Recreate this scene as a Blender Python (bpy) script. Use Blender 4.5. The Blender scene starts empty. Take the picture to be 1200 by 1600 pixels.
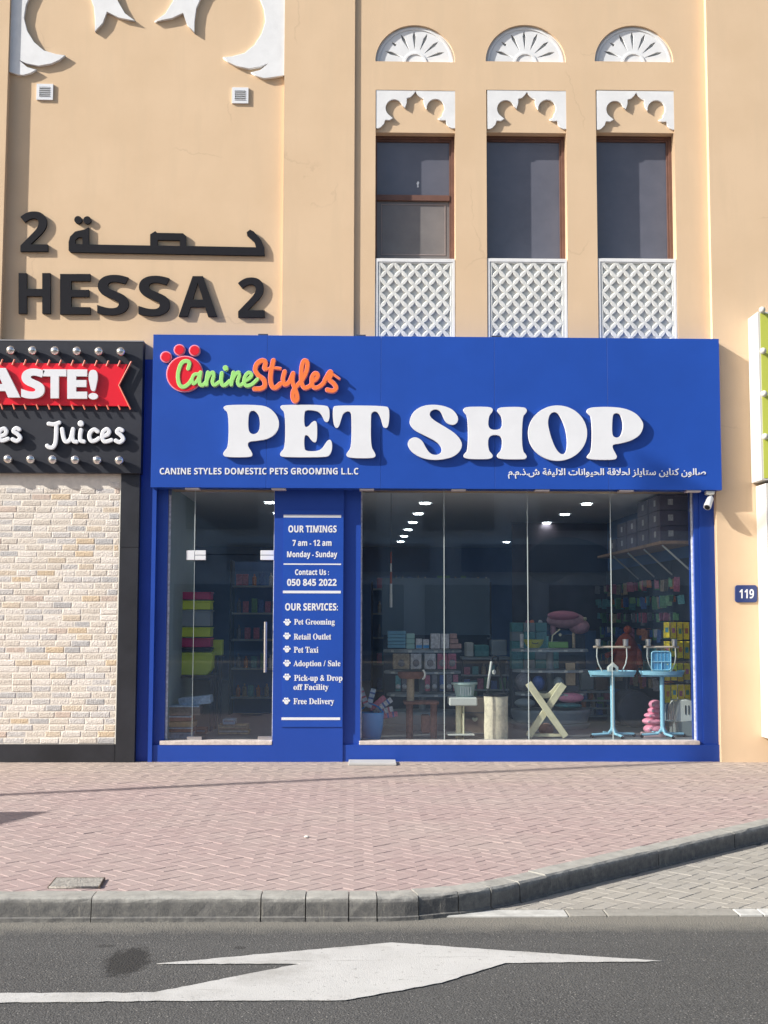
import bpy, bmesh, math, random
import numpy as np
from mathutils import Vector, Matrix
random.seed(7)
S = bpy.context.scene
COL = S.collection
R = math.radians

# ------------------------------------------------------------------ camera
F = 1900.0; CAM = Vector((0.0, -13.5, 1.6))
yaw, pit, rol = math.atan(45/1900), math.atan(160/1900), 0.0025
FW = Vector((math.sin(yaw)*math.cos(pit), math.cos(yaw)*math.cos(pit), math.sin(pit)))
RT = Vector((math.cos(yaw), -math.sin(yaw), 0)); UP = RT.cross(FW)
RT, UP = RT*math.cos(rol)+UP*math.sin(rol), UP*math.cos(rol)-RT*math.sin(rol)
cam = bpy.data.cameras.new('camera'); cam.sensor_fit = 'VERTICAL'; cam.sensor_height = 36; cam.sensor_width = 27
cam.lens = 36*F/1600; cam.clip_end = 600; cam.clip_start = .1
co = bpy.data.objects.new('camera', cam); COL.objects.link(co); S.camera = co
co.matrix_world = Matrix((( RT.x, UP.x, -FW.x, CAM.x), (RT.y, UP.y, -FW.y, CAM.y), (RT.z, UP.z, -FW.z, CAM.z), (0,0,0,1)))

# ------------------------------------------------------------------ light
SUN = Vector((2.9, 1.0, -1.77)).normalized()
w = bpy.data.worlds.new('World'); S.world = w; w.use_nodes = True
nt = w.node_tree; nt.nodes.clear()
sky = nt.nodes.new('ShaderNodeTexSky'); sky.sky_type = 'NISHITA'; sky.sun_disc = False
sky.sun_elevation = R(30); sky.sun_rotation = R(251); sky.air_density = 1.0; sky.dust_density = 2.0
bg = nt.nodes.new('ShaderNodeBackground'); bg.inputs[1].default_value = .1
wo = nt.nodes.new('ShaderNodeOutputWorld')
nt.links.new(sky.outputs[0], bg.inputs[0]); nt.links.new(bg.outputs[0], wo.inputs[0])
sl = bpy.data.lights.new('sun', 'SUN'); sl.energy = 4.6; sl.angle = R(.53); sl.color = (1, .95, .87)
so = bpy.data.objects.new('sun', sl); COL.objects.link(so); so.rotation_euler = SUN.to_track_quat('-Z', 'Y').to_euler()
S.view_settings.view_transform = 'Standard'; S.view_settings.look = 'None'; S.view_settings.gamma = 1
S.view_settings.exposure = .75; S.view_settings.use_curve_mapping = False
S.render.engine = 'CYCLES'
try:
    S.cycles.max_bounces = 8; S.cycles.transparent_max_bounces = 12; S.cycles.caustics_reflective = False
except Exception: pass

# ------------------------------------------------------------------ mapping helpers (photo measure -> place)
def ray(px, py):
    return (FW*F + RT*(px-600) - UP*(py-800))
def W(px, py, Y):                 # point on the vertical plane at depth Y
    r = ray(px, py); t = (Y-CAM.y)/r.y; p = CAM+r*t; return (p.x, p.z)
def G(px, py, z):                 # point on the level plane at height z
    r = ray(px, py); t = (z-CAM.z)/r.z; p = CAM+r*t; return (p.x, p.y)
def WX(px, py, Y): return W(px, py, Y)[0]
def WZ(py, Y, px=600): return W(px, py, Y)[1]

# ------------------------------------------------------------------ materials
MATS = {}
def mat(name, col, rough=.6, var=.0, scale=3.0, bump=0.0, bscale=60., metal=0.0, spec=.5, rnd=0.0, huev=0.0, emis=None, es=1.0,
        trans=0.0, alpha=1.0, coat=0.0, detail=4.0, obj=False):
    if name in MATS: return MATS[name]
    m = bpy.data.materials.new(name); m.use_nodes = True; n = m.node_tree; L = n.links
    b = n.nodes['Principled BSDF']; b.inputs['Roughness'].default_value = rough; b.inputs['Metallic'].default_value = metal
    b.inputs['Specular IOR Level'].default_value = spec
    if coat: b.inputs['Coat Weight'].default_value = coat; b.inputs['Coat Roughness'].default_value = .08
    if trans: b.inputs['Transmission Weight'].default_value = trans
    c4 = (*col, 1)
    b.inputs['Base Color'].default_value = c4
    if emis: b.inputs['Emission Color'].default_value = (*emis, 1); b.inputs['Emission Strength'].default_value = es
    geo = n.nodes.new('ShaderNodeNewGeometry')
    last = None
    if var > 0:
        no = n.nodes.new('ShaderNodeTexNoise'); no.inputs['Scale'].default_value = scale; no.inputs['Detail'].default_value = detail
        no.inputs['Roughness'].default_value = .62
        L.new(geo.outputs['Position'], no.inputs['Vector'])
        mr = n.nodes.new('ShaderNodeMapRange'); mr.inputs['From Min'].default_value = .3; mr.inputs['From Max'].default_value = .7
        mr.inputs['To Min'].default_value = 1-var; mr.inputs['To Max'].default_value = 1+var
        L.new(no.outputs['Fac'], mr.inputs['Value']); last = mr.outputs[0]
    if rnd > 0:
        oi = n.nodes.new('ShaderNodeObjectInfo')
        ad = n.nodes.new('ShaderNodeMath'); ad.operation = 'ADD'
        L.new(oi.outputs['Random'], ad.inputs[0]); L.new(geo.outputs['Random Per Island'], ad.inputs[1])
        fr = n.nodes.new('ShaderNodeMath'); fr.operation = 'FRACT'; L.new(ad.outputs[0], fr.inputs[0])
        mr2 = n.nodes.new('ShaderNodeMapRange'); mr2.inputs['To Min'].default_value = 1-rnd; mr2.inputs['To Max'].default_value = 1+rnd
        L.new(fr.outputs[0], mr2.inputs['Value'])
        if last:
            mu = n.nodes.new('ShaderNodeMath'); mu.operation = 'MULTIPLY'; L.new(last, mu.inputs[0]); L.new(mr2.outputs[0], mu.inputs[1]); last = mu.outputs[0]
        else: last = mr2.outputs[0]
    if last:
        vm = n.nodes.new('ShaderNodeVectorMath'); vm.operation = 'SCALE'; vm.inputs[0].default_value = col
        L.new(last, vm.inputs['Scale']); L.new(vm.outputs[0], b.inputs['Base Color'])
    if bump > 0:
        nb = n.nodes.new('ShaderNodeTexNoise'); nb.inputs['Scale'].default_value = bscale; nb.inputs['Detail'].default_value = 5
        L.new(geo.outputs['Position'], nb.inputs['Vector'])
        bp = n.nodes.new('ShaderNodeBump'); bp.inputs['Strength'].default_value = bump; bp.inputs['Distance'].default_value = .01
        L.new(nb.outputs['Fac'], bp.inputs['Height']); L.new(bp.outputs[0], b.inputs['Normal'])
    MATS[name] = m; return m

def node_mix(n, L, fac, a, b):
    mx = n.nodes.new('ShaderNodeMix'); mx.data_type = 'RGBA'
    for s, v in ((mx.inputs[0], fac), (mx.inputs[6], a), (mx.inputs[7], b)):
        if hasattr(v, 'links'): L.new(v, s)
        else: s.default_value = v if not isinstance(v, tuple) else (*v, 1)
    return mx.outputs[2]
def noise(n, L, vec, scale, detail=4, rough=.6, lo=.4, hi=.6):
    no = n.nodes.new('ShaderNodeTexNoise'); no.inputs['Scale'].default_value = scale; no.inputs['Detail'].default_value = detail
    no.inputs['Roughness'].default_value = rough; L.new(vec, no.inputs['Vector'])
    mr = n.nodes.new('ShaderNodeMapRange'); mr.inputs['From Min'].default_value = lo; mr.inputs['From Max'].default_value = hi
    L.new(no.outputs['Fac'], mr.inputs['Value']); return mr.outputs[0]
def mapped(n, L, vec, scale):
    mp = n.nodes.new('ShaderNodeMapping'); mp.inputs['Scale'].default_value = scale; L.new(vec, mp.inputs['Vector']); return mp.outputs[0]

def plaster():
    m = mat('plaster', (.6, .435, .285), .9, spec=.2, bump=.12, bscale=90); n = m.node_tree; L = n.links; b = n.nodes['Principled BSDF']
    g = n.nodes.new('ShaderNodeNewGeometry').outputs['Position']
    c = node_mix(n, L, noise(n, L, g, 1.3, 5, .6, .35, .65), (.655, .485, .32), (.695, .52, .35))
    c = node_mix(n, L, noise(n, L, mapped(n, L, g, (6, 6, .7)), 1.0, 4, .6, .5, .8), c, (.645, .485, .325))
    # hairline cracks
    v = n.nodes.new('ShaderNodeTexVoronoi'); v.feature = 'DISTANCE_TO_EDGE'; v.inputs['Scale'].default_value = .55
    wv = n.nodes.new('ShaderNodeTexNoise'); wv.inputs['Scale'].default_value = 3; wv.inputs['Detail'].default_value = 6
    L.new(g, wv.inputs['Vector'])
    va = n.nodes.new('ShaderNodeVectorMath'); va.operation = 'ADD'; L.new(g, va.inputs[0]); 
    sc = n.nodes.new('ShaderNodeVectorMath'); sc.operation = 'SCALE'; sc.inputs['Scale'].default_value = .35; L.new(wv.outputs['Color'], sc.inputs[0])
    L.new(sc.outputs[0], va.inputs[1]); L.new(va.outputs[0], v.inputs['Vector'])
    mr = n.nodes.new('ShaderNodeMapRange'); mr.inputs['From Max'].default_value = .006; mr.inputs['To Min'].default_value = .2; mr.inputs['To Max'].default_value = 0
    L.new(v.outputs['Distance'], mr.inputs['Value'])
    gate = noise(n, L, g, .9, 2, .5, .56, .6)
    mu = n.nodes.new('ShaderNodeMath'); mu.operation = 'MULTIPLY'; L.new(mr.outputs[0], mu.inputs[0]); L.new(gate, mu.inputs[1])
    c = node_mix(n, L, mu.outputs[0], c, (.33, .23, .15))
    L.new(c, b.inputs['Base Color']); return m
PL = plaster()

def asphalt():
    m = mat('asphalt', (.07, .07, .07), .85, spec=.3, bump=.9, bscale=110); n = m.node_tree; L = n.links; b = n.nodes['Principled BSDF']
    g = n.nodes.new('ShaderNodeNewGeometry').outputs['Position']
    c = node_mix(n, L, noise(n, L, g, .8, 4, .6, .35, .65), (.058, .0585, .059), (.072, .0725, .072))
    c = node_mix(n, L, noise(n, L, mapped(n, L, g, (.12, 2.2, 1)), 1.0, 4, .6, .48, .75), c, (.086, .0865, .086))
    c = node_mix(n, L, noise(n, L, g, 95, 4, .8, .45, .58), c, (.112, .112, .110))
    v = n.nodes.new('ShaderNodeTexVoronoi'); v.inputs['Scale'].default_value = 55; L.new(g, v.inputs['Vector'])
    mr = n.nodes.new('ShaderNodeMapRange'); mr.inputs['From Min'].default_value = .10; mr.inputs['From Max'].default_value = .22
    mr.inputs['To Min'].default_value = 1; mr.inputs['To Max'].default_value = 0; L.new(v.outputs['Distance'], mr.inputs['Value'])
    sp = n.nodes.new('ShaderNodeSeparateColor'); L.new(v.outputs['Color'], sp.inputs[0])
    gt = n.nodes.new('ShaderNodeMath'); gt.operation = 'GREATER_THAN'; gt.inputs[1].default_value = .62; L.new(sp.outputs[0], gt.inputs[0])
    mu = n.nodes.new('ShaderNodeMath'); mu.operation = 'MULTIPLY'; L.new(mr.outputs[0], mu.inputs[0]); L.new(gt.outputs[0], mu.inputs[1])
    c = node_mix(n, L, mu.outputs[0], c, (.34, .33, .31))
    # oil stain and small spots, dust by the kerb
    def blob(x, y, rx, ry, col, c, amp=.5, hi=1.0):
        vs = n.nodes.new('ShaderNodeVectorMath'); vs.operation = 'SUBTRACT'; L.new(g, vs.inputs[0]); vs.inputs[1].default_value = (x, y, -.13)
        ms = n.nodes.new('ShaderNodeVectorMath'); ms.operation = 'MULTIPLY'; L.new(vs.outputs[0], ms.inputs[0]); ms.inputs[1].default_value = (1/rx, 1/ry, 0)
        ln = n.nodes.new('ShaderNodeVectorMath'); ln.operation = 'LENGTH'; L.new(ms.outputs[0], ln.inputs[0])
        nz = n.nodes.new('ShaderNodeTexNoise'); nz.inputs['Scale'].default_value = 15; nz.inputs['Detail'].default_value = 8; nz.inputs['Roughness'].default_value = .75; L.new(g, nz.inputs['Vector'])
        a = n.nodes.new('ShaderNodeMath'); a.operation = 'MULTIPLY_ADD'; L.new(nz.outputs['Fac'], a.inputs[0]); a.inputs[1].default_value = 1.7; a.inputs[2].default_value = -.85
        s = n.nodes.new('ShaderNodeMath'); s.operation = 'ADD'; L.new(a.outputs[0], s.inputs[0]); L.new(ln.outputs['Value'], s.inputs[1])
        q = n.nodes.new('ShaderNodeMapRange'); q.inputs['From Min'].default_value = .8; q.inputs['From Max'].default_value = 1.1
        q.inputs['To Min'].default_value = hi; q.inputs['To Max'].default_value = 0; L.new(s.outputs[0], q.inputs['Value'])
        return node_mix(n, L, q.outputs[0], c, col)
    z = -.13
    for px, py, rx, ry, col, hi in ((200, 1502, .115, .26, (.026, .026, .026), .85), (375, 1481, .035, .03, (.03, .03, .03), .6), (1085, 1445, .05, .03, (.04, .04, .04), .6), (165, 1478, .05, .03, (.035, .035, .035), .6)):
        x, y = G(px, py, z); c = blob(x, y, rx, ry, col, c, hi=hi)
    sx = n.nodes.new('ShaderNodeSeparateXYZ'); L.new(g, sx.inputs[0])
    dn = noise(n, L, g, 7, 5, .7, .0, 1.0)
    ad = n.nodes.new('ShaderNodeMath'); ad.operation = 'MULTIPLY_ADD'; L.new(dn, ad.inputs[0]); ad.inputs[1].default_value = .25; L.new(sx.outputs[1], ad.inputs[2])
    dr = n.nodes.new('ShaderNodeMapRange'); dr.inputs['From Min'].default_value = -6.60; dr.inputs['From Max'].default_value = -6.40
    dr.inputs['To Max'].default_value = .85; L.new(ad.outputs[0], dr.inputs['Value'])
    c = node_mix(n, L, dr.outputs[0], c, (.21, .20, .175))
    L.new(c, b.inputs['Base Color']); return m
ASPH = asphalt()

def pavermat(name, c1, c2, dust, wall=True):
    m = mat(name, c1, .9, spec=.2, bump=.35, bscale=160); n = m.node_tree; L = n.links; b = n.nodes['Principled BSDF']
    gn = n.nodes.new('ShaderNodeNewGeometry'); g = gn.outputs['Position']
    oi = n.nodes.new('ShaderNodeObjectInfo'); ad = n.nodes.new('ShaderNodeMath'); ad.operation = 'ADD'
    L.new(oi.outputs['Random'], ad.inputs[0]); L.new(gn.outputs['Random Per Island'], ad.inputs[1])
    fr = n.nodes.new('ShaderNodeMath'); fr.operation = 'FRACT'; L.new(ad.outputs[0], fr.inputs[0])
    c = node_mix(n, L, fr.outputs[0], c1, c2)
    c = node_mix(n, L, noise(n, L, g, .9, 5, .65, .42, .75), c, dust)
    c = node_mix(n, L, noise(n, L, g, 30, 3, .6, .45, .95), c, dust)
    if wall:
        sx = n.nodes.new('ShaderNodeSeparateXYZ'); L.new(g, sx.inputs[0])
        nz = noise(n, L, g, 1.6, 5, .65, .2, .8)
        a = n.nodes.new('ShaderNodeMath'); a.operation = 'MULTIPLY_ADD'; L.new(nz, a.inputs[0]); a.inputs[1].default_value = 1.6; L.new(sx.outputs[1], a.inputs[2])
        q = n.nodes.new('ShaderNodeMapRange'); q.inputs['From Min'].default_value = -1.6; q.inputs['From Max'].default_value = 1.0; q.inputs['To Max'].default_value = .75
        L.new(a.outputs[0], q.inputs['Value']); c = node_mix(n, L, q.outputs[0], c, (.37, .315, .26))
    L.new(c, b.inputs['Base Color']); return m
PINK = pavermat('paver_pink', (.345, .262, .254), (.372, .288, .278), (.375, .31, .29))
GREY = pavermat('paver_grey', (.29, .275, .25), (.33, .315, .29), (.36, .34, .30), False)

def glassmat(name='shop_glass', tint=(.95, .975, .98), ior=1.47, rough=0.0):
    m = bpy.data.materials.new(name); m.use_nodes = True; n = m.node_tree; L = n.links; n.nodes.clear()
    o = n.nodes.new('ShaderNodeOutputMaterial'); t = n.nodes.new('ShaderNodeBsdfTransparent'); t.inputs[0].default_value = (*tint, 1)
    g = n.nodes.new('ShaderNodeBsdfGlossy'); g.inputs['Roughness'].default_value = rough; g.inputs['Color'].default_value = (1, 1, 1, 1)
    f = n.nodes.new('ShaderNodeFresnel'); ge = n.nodes.new('ShaderNodeNewGeometry'); mi = n.nodes.new('ShaderNodeMapRange'); mi.inputs['To Min'].default_value = ior; mi.inputs['To Max'].default_value = 1/ior
    L.new(ge.outputs['Backfacing'], mi.inputs['Value']); L.new(mi.outputs[0], f.inputs[0])
    x = n.nodes.new('ShaderNodeMixShader'); L.new(f.outputs[0], x.inputs[0]); L.new(t.outputs[0], x.inputs[1]); L.new(g.outputs[0], x.inputs[2])
    df = n.nodes.new('ShaderNodeBsdfDiffuse'); df.inputs[0].default_value = (.34, .60, 1.0, 1); y = n.nodes.new('ShaderNodeMixShader')  # thin blue diffuse layer paints a reflection-like haze into the panes
    gp = ge.outputs['Position']; nz = noise(n, L, mapped(n, L, gp, (1.2, 1.2, .45)), 1.6, 5, .65, .25, .8)
    q = n.nodes.new('ShaderNodeMapRange'); q.inputs['To Min'].default_value = .006; q.inputs['To Max'].default_value = .017; L.new(nz, q.inputs['Value']); L.new(q.outputs[0], y.inputs[0])
    L.new(x.outputs[0], y.inputs[1]); L.new(df.outputs[0], y.inputs[2])
    L.new(y.outputs[0], o.inputs[0]); MATS[name] = m; return m
GLASS = glassmat()

BLUE = mat('blue_cladding', (.014, .070, .385), .38, bump=.12, bscale=2.2, var=.08, scale=1.2, spec=.45)
BLUE2 = mat('blue_frame', (.013, .060, .35), .42, var=.05, scale=2, spec=.45)
WHITE = mat('white_acrylic', (.74, .76, .79), .35, var=.03, scale=4)
GRC = mat('white_precast', (.74, .75, .76), .75, var=.06, scale=5, bump=.1, bscale=60)
CHAR = mat('charcoal_metal', (.0095, .010, .0145), .8, var=.12, scale=3, spec=.25)
BLACKP = mat('black_panel', (.019, .021, .030), .5, var=.2, scale=2)
BLACKS = mat('black_stone', (.020, .0215, .027), .45, var=.3, scale=2.5)
BROWN = mat('brown_aluminium', (.15, .075, .055), .5, var=.15, scale=8)
DKGLASS = mat('tinted_glass', (.12, .122, .152), .09, var=.10, scale=2.5, spec=.7)
MILK = mat('dusty_pane', (.19, .175, .17), .25, var=.12, scale=3, spec=.5)
CONC = mat('kerb_concrete', (.33, .325, .30), .9, var=.2, scale=7, bump=.25, bscale=120, rnd=.08, detail=9)
def kerb_dirt():
    n = CONC.node_tree; L = n.links; b = n.nodes['Principled BSDF']; src = b.inputs['Base Color'].links[0].from_socket
    g = n.nodes.new('ShaderNodeNewGeometry').outputs['Position']; sx = n.nodes.new('ShaderNodeSeparateXYZ'); L.new(g, sx.inputs[0])
    nz = noise(n, L, g, 14, 8, .75, .2, .8); a = n.nodes.new('ShaderNodeMath'); a.operation = 'MULTIPLY_ADD'; L.new(nz, a.inputs[0]); a.inputs[1].default_value = .05; L.new(sx.outputs[2], a.inputs[2])
    cr = n.nodes.new('ShaderNodeValToRGB'); mr = n.nodes.new('ShaderNodeMapRange'); mr.inputs['From Min'].default_value = -.13; mr.inputs['From Max'].default_value = .05; L.new(a.outputs[0], mr.inputs['Value']); L.new(mr.outputs[0], cr.inputs[0])
    e = cr.color_ramp.elements; e[0].position = .0; e[0].color = (.25,)*3+(1,); e[1].position = 1; e[1].color = (0, 0, 0, 1)
    for p_, v_ in ((.10, .45), (.2, .95), (.62, .95), (.76, .75), (.86, .1)): q = e.new(p_); q.color = (v_,)*3+(1,)
    dk = node_mix(n, L, noise(n, L, g, 22, 7, .8, .4, .7), (.095, .095, .096), (.20, .195, .18))
    dk = node_mix(n, L, noise(n, L, mapped(n, L, g, (9, 9, 1.5)), 3.0, 6, .75, .58, .7), dk, (.27, .255, .22))
    L.new(node_mix(n, L, cr.outputs[0], src, dk), b.inputs['Base Color'])

MARBLE = mat('sill_marble', (.60, .53, .49), .5, var=.25, scale=14)
WPAINT = mat('road_paint', (.47, .47, .46), .8, var=.06, scale=5, bump=.25, bscale=150, detail=10)
STEEL = mat('brushed_steel', (.62, .62, .62), .3, metal=.9)
RED = mat('red_acrylic', (.72, .012, .028), .35)
ORANGE = mat('orange_acrylic', (.85, .20, .05), .4)
GREEN = mat('green_acrylic', (.34, .72, .20), .4)
PINKR = mat('pink_rim', (.80, .32, .42), .4)
SHADEW = mat('shop_paint', (.30, .38, .38), .8, var=.05)
CEIL = mat('shop_ceiling', (.74, .77, .78), .8)
NAVY = mat('navy_wall', (.10, .19, .40), .7, var=.2, scale=1)
TILE = mat('shop_tile', (.22, .23, .24), .3, var=.1)
DARK = mat('dark_shelving', (.045, .055, .075), .5, var=.3, scale=4)
WOOD = mat('pine_wood', (.36, .21, .11), .6, var=.25, scale=12)
CREAM = mat('cream_plush', (.68, .60, .45), .95, var=.22, scale=22, bump=.6, bscale=90)
PLINE = mat('pale_timber', (.66, .62, .42), .6, var=.12, scale=10)
BRPL = mat('brown_plush', (.20, .10, .075), .95, var=.3, scale=25, bump=.6, bscale=90)
SISAL = mat('sisal', (.42, .33, .22), .9, var=.2, scale=40)
CARD = mat('brown_board', (.17, .125, .095), .8, var=.15, scale=6)
SKYB = mat('pale_blue_plastic', (.30, .60, .75), .4)
MIDB = mat('mid_blue_plastic', (.06, .30, .62), .4)
LBLU = mat('basket_blue', (.04, .30, .72), .45)
LIME = mat('lime_plastic', (.64, .76, .04), .4)
MAG = mat('magenta_plastic', (.52, .03, .13), .4)
GRYP = mat('grey_plastic', (.28, .33, .34), .5)
PINKP = mat('pink_pack', (.82, .32, .45), .5, var=.2, scale=20)
PLUSH = mat('pink_plush', (.74, .42, .48), .95, var=.12, scale=20, bump=.4)
TEALP = mat('teal_plastic', (.10, .30, .30), .5, var=.2, scale=20)
MINT = mat('mint_plastic', (.36, .48, .45), .5)
OFFW = mat('off_white_plastic', (.62, .63, .58), .45, var=.06)
GREYSH = mat('grey_laminate', (.32, .36, .38), .5)
YEL = mat('yellow_pack', (.80, .62, .02), .4, rnd=.25, var=.25, scale=40)
PACKC = [mat('pack_%s' % a, c, .45, var=.35, scale=45) for a, c in (('teal', (.10, .30, .32)), ('white', (.55, .55, .55)), ('green', (.12, .28, .12)),
         ('orange', (.50, .17, .05)), ('blue', (.06, .13, .36)), ('grey', (.18, .18, .20)), ('rose', (.45, .14, .20)), ('sand', (.38, .30, .20)))]
RDC = mat('rust_cloth', (.30, .055, .02), .8, var=.35, scale=10)
LAMP = mat('downlight_lens', (.9, .9, .9), .5, emis=(.95, .98, 1), es=21.0)
BULB = mat('bulb_chrome', (.72, .70, .68), .12, metal=.85)
GUT = mat('lime_panel', (.50, .55, .09), .45, var=.04)
SALM = mat('salmon_rod', (.62, .16, .10), .5)
SIL = mat('silicone_white', (.70, .72, .72), .5, var=.3, scale=30)

kerb_dirt()
def paint_wear():
    n = WPAINT.node_tree; L = n.links; b = n.nodes['Principled BSDF']; src = b.inputs['Base Color'].links[0].from_socket
    g = n.nodes.new('ShaderNodeNewGeometry').outputs['Position']
    c = node_mix(n, L, noise(n, L, g, 34, 6, .8, .60, .66), src, (.12, .118, .112))
    c = node_mix(n, L, noise(n, L, mapped(n, L, g, (1.2, 30, 1)), 1.0, 5, .7, .62, .70), c, (.25, .245, .235))
    L.new(node_mix(n, L, noise(n, L, g, 2.2, 5, .7, .5, .75), c, (.33, .325, .31)), b.inputs['Base Color'])
paint_wear()
# ------------------------------------------------------------------ object helpers
def link(name, me, m=None, parent=None):
    o = bpy.data.objects.new(name, me); COL.objects.link(o)
    if m is not None:
        me.materials.clear(); me.materials.append(m)
    if parent is not None: o.parent = parent
    return o
def tag(o, label=None, cat=None, group=None, kind=None):
    if label: o['label'] = label
    if cat: o['category'] = cat
    if group: o['group'] = group
    if kind: o['kind'] = kind
    return o
def empty(name, label=None, cat=None, group=None, kind=None, loc=(0, 0, 0)):
    o = bpy.data.objects.new(name, None); COL.objects.link(o); o.location = loc; o.empty_display_size = .1
    return tag(o, label, cat, group, kind)
def copy_tree(o, parent=None):
    c = o.copy(); COL.objects.link(c)
    if parent is not None: c.parent = parent
    for ch in list(o.children): copy_tree(ch, c)
    return c
class MB:
    def __init__(s): s.bm = bmesh.new()
    def box(s, x0, x1, y0, y1, z0, z1, bev=0.0, M=None):
        r = bmesh.ops.create_cube(s.bm, size=1)['verts']
        T = Matrix.Translation(((x0+x1)/2, (y0+y1)/2, (z0+z1)/2)) @ Matrix.Diagonal((abs(x1-x0), abs(y1-y0), abs(z1-z0), 1))
        bmesh.ops.transform(s.bm, matrix=T, verts=r)
        if bev:
            es = list({e for v in r for e in v.link_edges})
            rr = bmesh.ops.bevel(s.bm, geom=es, offset=bev, segments=1, affect='EDGES', profile=.5); r = list({v for f in rr['faces'] for v in f.verts} | {v for v in r if v.is_valid})
        if M is not None: bmesh.ops.transform(s.bm, matrix=M, verts=r)
        return s
    def cyl(s, p0, p1, r0, r1=None, seg=16, caps=True):
        r1 = r0 if r1 is None else r1
        p0 = Vector(p0); p1 = Vector(p1); d = p1-p0
        v = bmesh.ops.create_cone(s.bm, cap_ends=caps, segments=seg, radius1=max(r0, 1e-4), radius2=max(r1, 1e-4), depth=d.length)['verts']
        T = Matrix.Translation((p0+p1)/2) @ d.to_track_quat('Z', 'Y').to_matrix().to_4x4()
        bmesh.ops.transform(s.bm, matrix=T, verts=v); return s
    def sph(s, c, r, sc=(1, 1, 1), u=16, v=10):
        q = bmesh.ops.create_uvsphere(s.bm, u_segments=u, v_segments=v, radius=r)['verts']
        bmesh.ops.transform(s.bm, matrix=Matrix.Translation(c) @ Matrix.Diagonal((*sc, 1)), verts=q)
        return s
    def tube(s, pts, r, seg=8):
        pts = [Vector(p) for p in pts]; rings = []
        for i, p in enumerate(pts):
            d = (pts[min(i+1, len(pts)-1)]-pts[max(i-1, 0)]).normalized()
            a = d.orthogonal().normalized() if i == 0 else (a-d*a.dot(d)).normalized()
            b = d.cross(a); rr = r[i] if isinstance(r, (list, tuple)) else r
            rings.append([s.bm.verts.new(p+(a*math.cos(t)+b*math.sin(t))*rr) for t in [2*math.pi*k/seg for k in range(seg)]])
        for A, B in zip(rings, rings[1:]):
            for k in range(seg): s.bm.faces.new((A[k], A[(k+1) % seg], B[(k+1) % seg], B[k]))
        s.bm.faces.new(rings[0][::-1]); s.bm.faces.new(rings[-1]); return s
    def lathe(s, c, prof, seg=24, sx=1, sy=1):       # prof: (r, z)
        rings = []
        for r, z in prof:
            rings.append([s.bm.verts.new((c[0]+r*sx*math.cos(2*math.pi*k/seg), c[1]+r*sy*math.sin(2*math.pi*k/seg), c[2]+z)) for k in range(seg)])
        for A, B in zip(rings, rings[1:]):
            for k in range(seg): s.bm.faces.new((A[k], A[(k+1) % seg], B[(k+1) % seg], B[k]))
        s.bm.faces.new(rings[0][::-1]); s.bm.faces.new(rings[-1]); return s
    def build(s, name, m, parent=None, smooth=False):
        bmesh.ops.recalc_face_normals(s.bm, faces=s.bm.faces)
        me = bpy.data.meshes.new(name); s.bm.to_mesh(me); s.bm.free()
        if smooth:
            for p in me.polygons: p.use_smooth = True
            try: me.set_sharp_from_angle(angle=R(40))
            except Exception: pass
        return link(name, me, m, parent)
def box(name, x0, x1, y0, y1, z0, z1, m, parent=None, bev=0.0): return MB().box(x0, x1, y0, y1, z0, z1, bev).build(name, m, parent)
def pbox(name, px0, py0, px1, py1, Yf, depth, m, parent=None, bev=0.0):   # box whose front face lies on plane Yf
    cx = (px0+px1)/2; cy = (py0+py1)/2
    x0 = WX(px0, cy, Yf); x1 = WX(px1, cy, Yf); z1 = WZ(py0, Yf, cx); z0 = WZ(py1, Yf, cx)
    return box(name, x0, x1, Yf, Yf+depth, z0, z1, m, parent, bev)

def curve_mesh(name, loops, depth, bevel=0.0, res=1):
    c = bpy.data.curves.new(name, 'CURVE'); c.dimensions = '2D'; c.fill_mode = 'BOTH'; c.extrude = max(depth/2-bevel, 0); c.bevel_depth = bevel; c.bevel_resolution = res
    for lp in loops:
        sp = c.splines.new('POLY'); sp.points.add(len(lp)-1)
        for i, (x, y) in enumerate(lp): sp.points[i].co = (x, y, 0, 1)
        sp.use_cyclic_u = True
    o = bpy.data.objects.new(name, c); me = bpy.data.meshes.new_from_object(o); bpy.data.objects.remove(o); bpy.data.curves.remove(c)
    me.name = name; return me
def stand(me, Yf, depth):          # x,y,z(curve) -> x, Y, z ; front at Yf
    co_ = np.empty(len(me.vertices)*3, 'f'); me.vertices.foreach_get('co', co_); v = co_.reshape(-1, 3)
    o = np.column_stack((v[:, 0], Yf+depth/2-v[:, 2], v[:, 1])); me.vertices.foreach_set('co', o.ravel()); me.update(); return me
def shape(name, loops, Yf, depth, m, parent=None, bevel=0.0, res=1):   # loops in world x,z
    return link(name, stand(curve_mesh(name, loops, depth, bevel, res), Yf, depth), m, parent)
def pshape(name, loops, Yf, depth, m, parent=None, bevel=0.0, res=1):  # loops in photo px
    return shape(name, [[W(x, y, Yf) for x, y in lp] for lp in loops], Yf, depth, m, parent, bevel, res)
def chaikin(p, it=2):
    for _ in range(it):
        q = []
        for i in range(len(p)):
            a = p[i]; b = p[(i+1) % len(p)]
            q += [(a[0]*.75+b[0]*.25, a[1]*.75+b[1]*.25), (a[0]*.25+b[0]*.75, a[1]*.25+b[1]*.75)]
        p = q
    return p
def zm(p, ox, oy, s): return [(ox+a/s, oy+b/s) for a, b in p]

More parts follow.
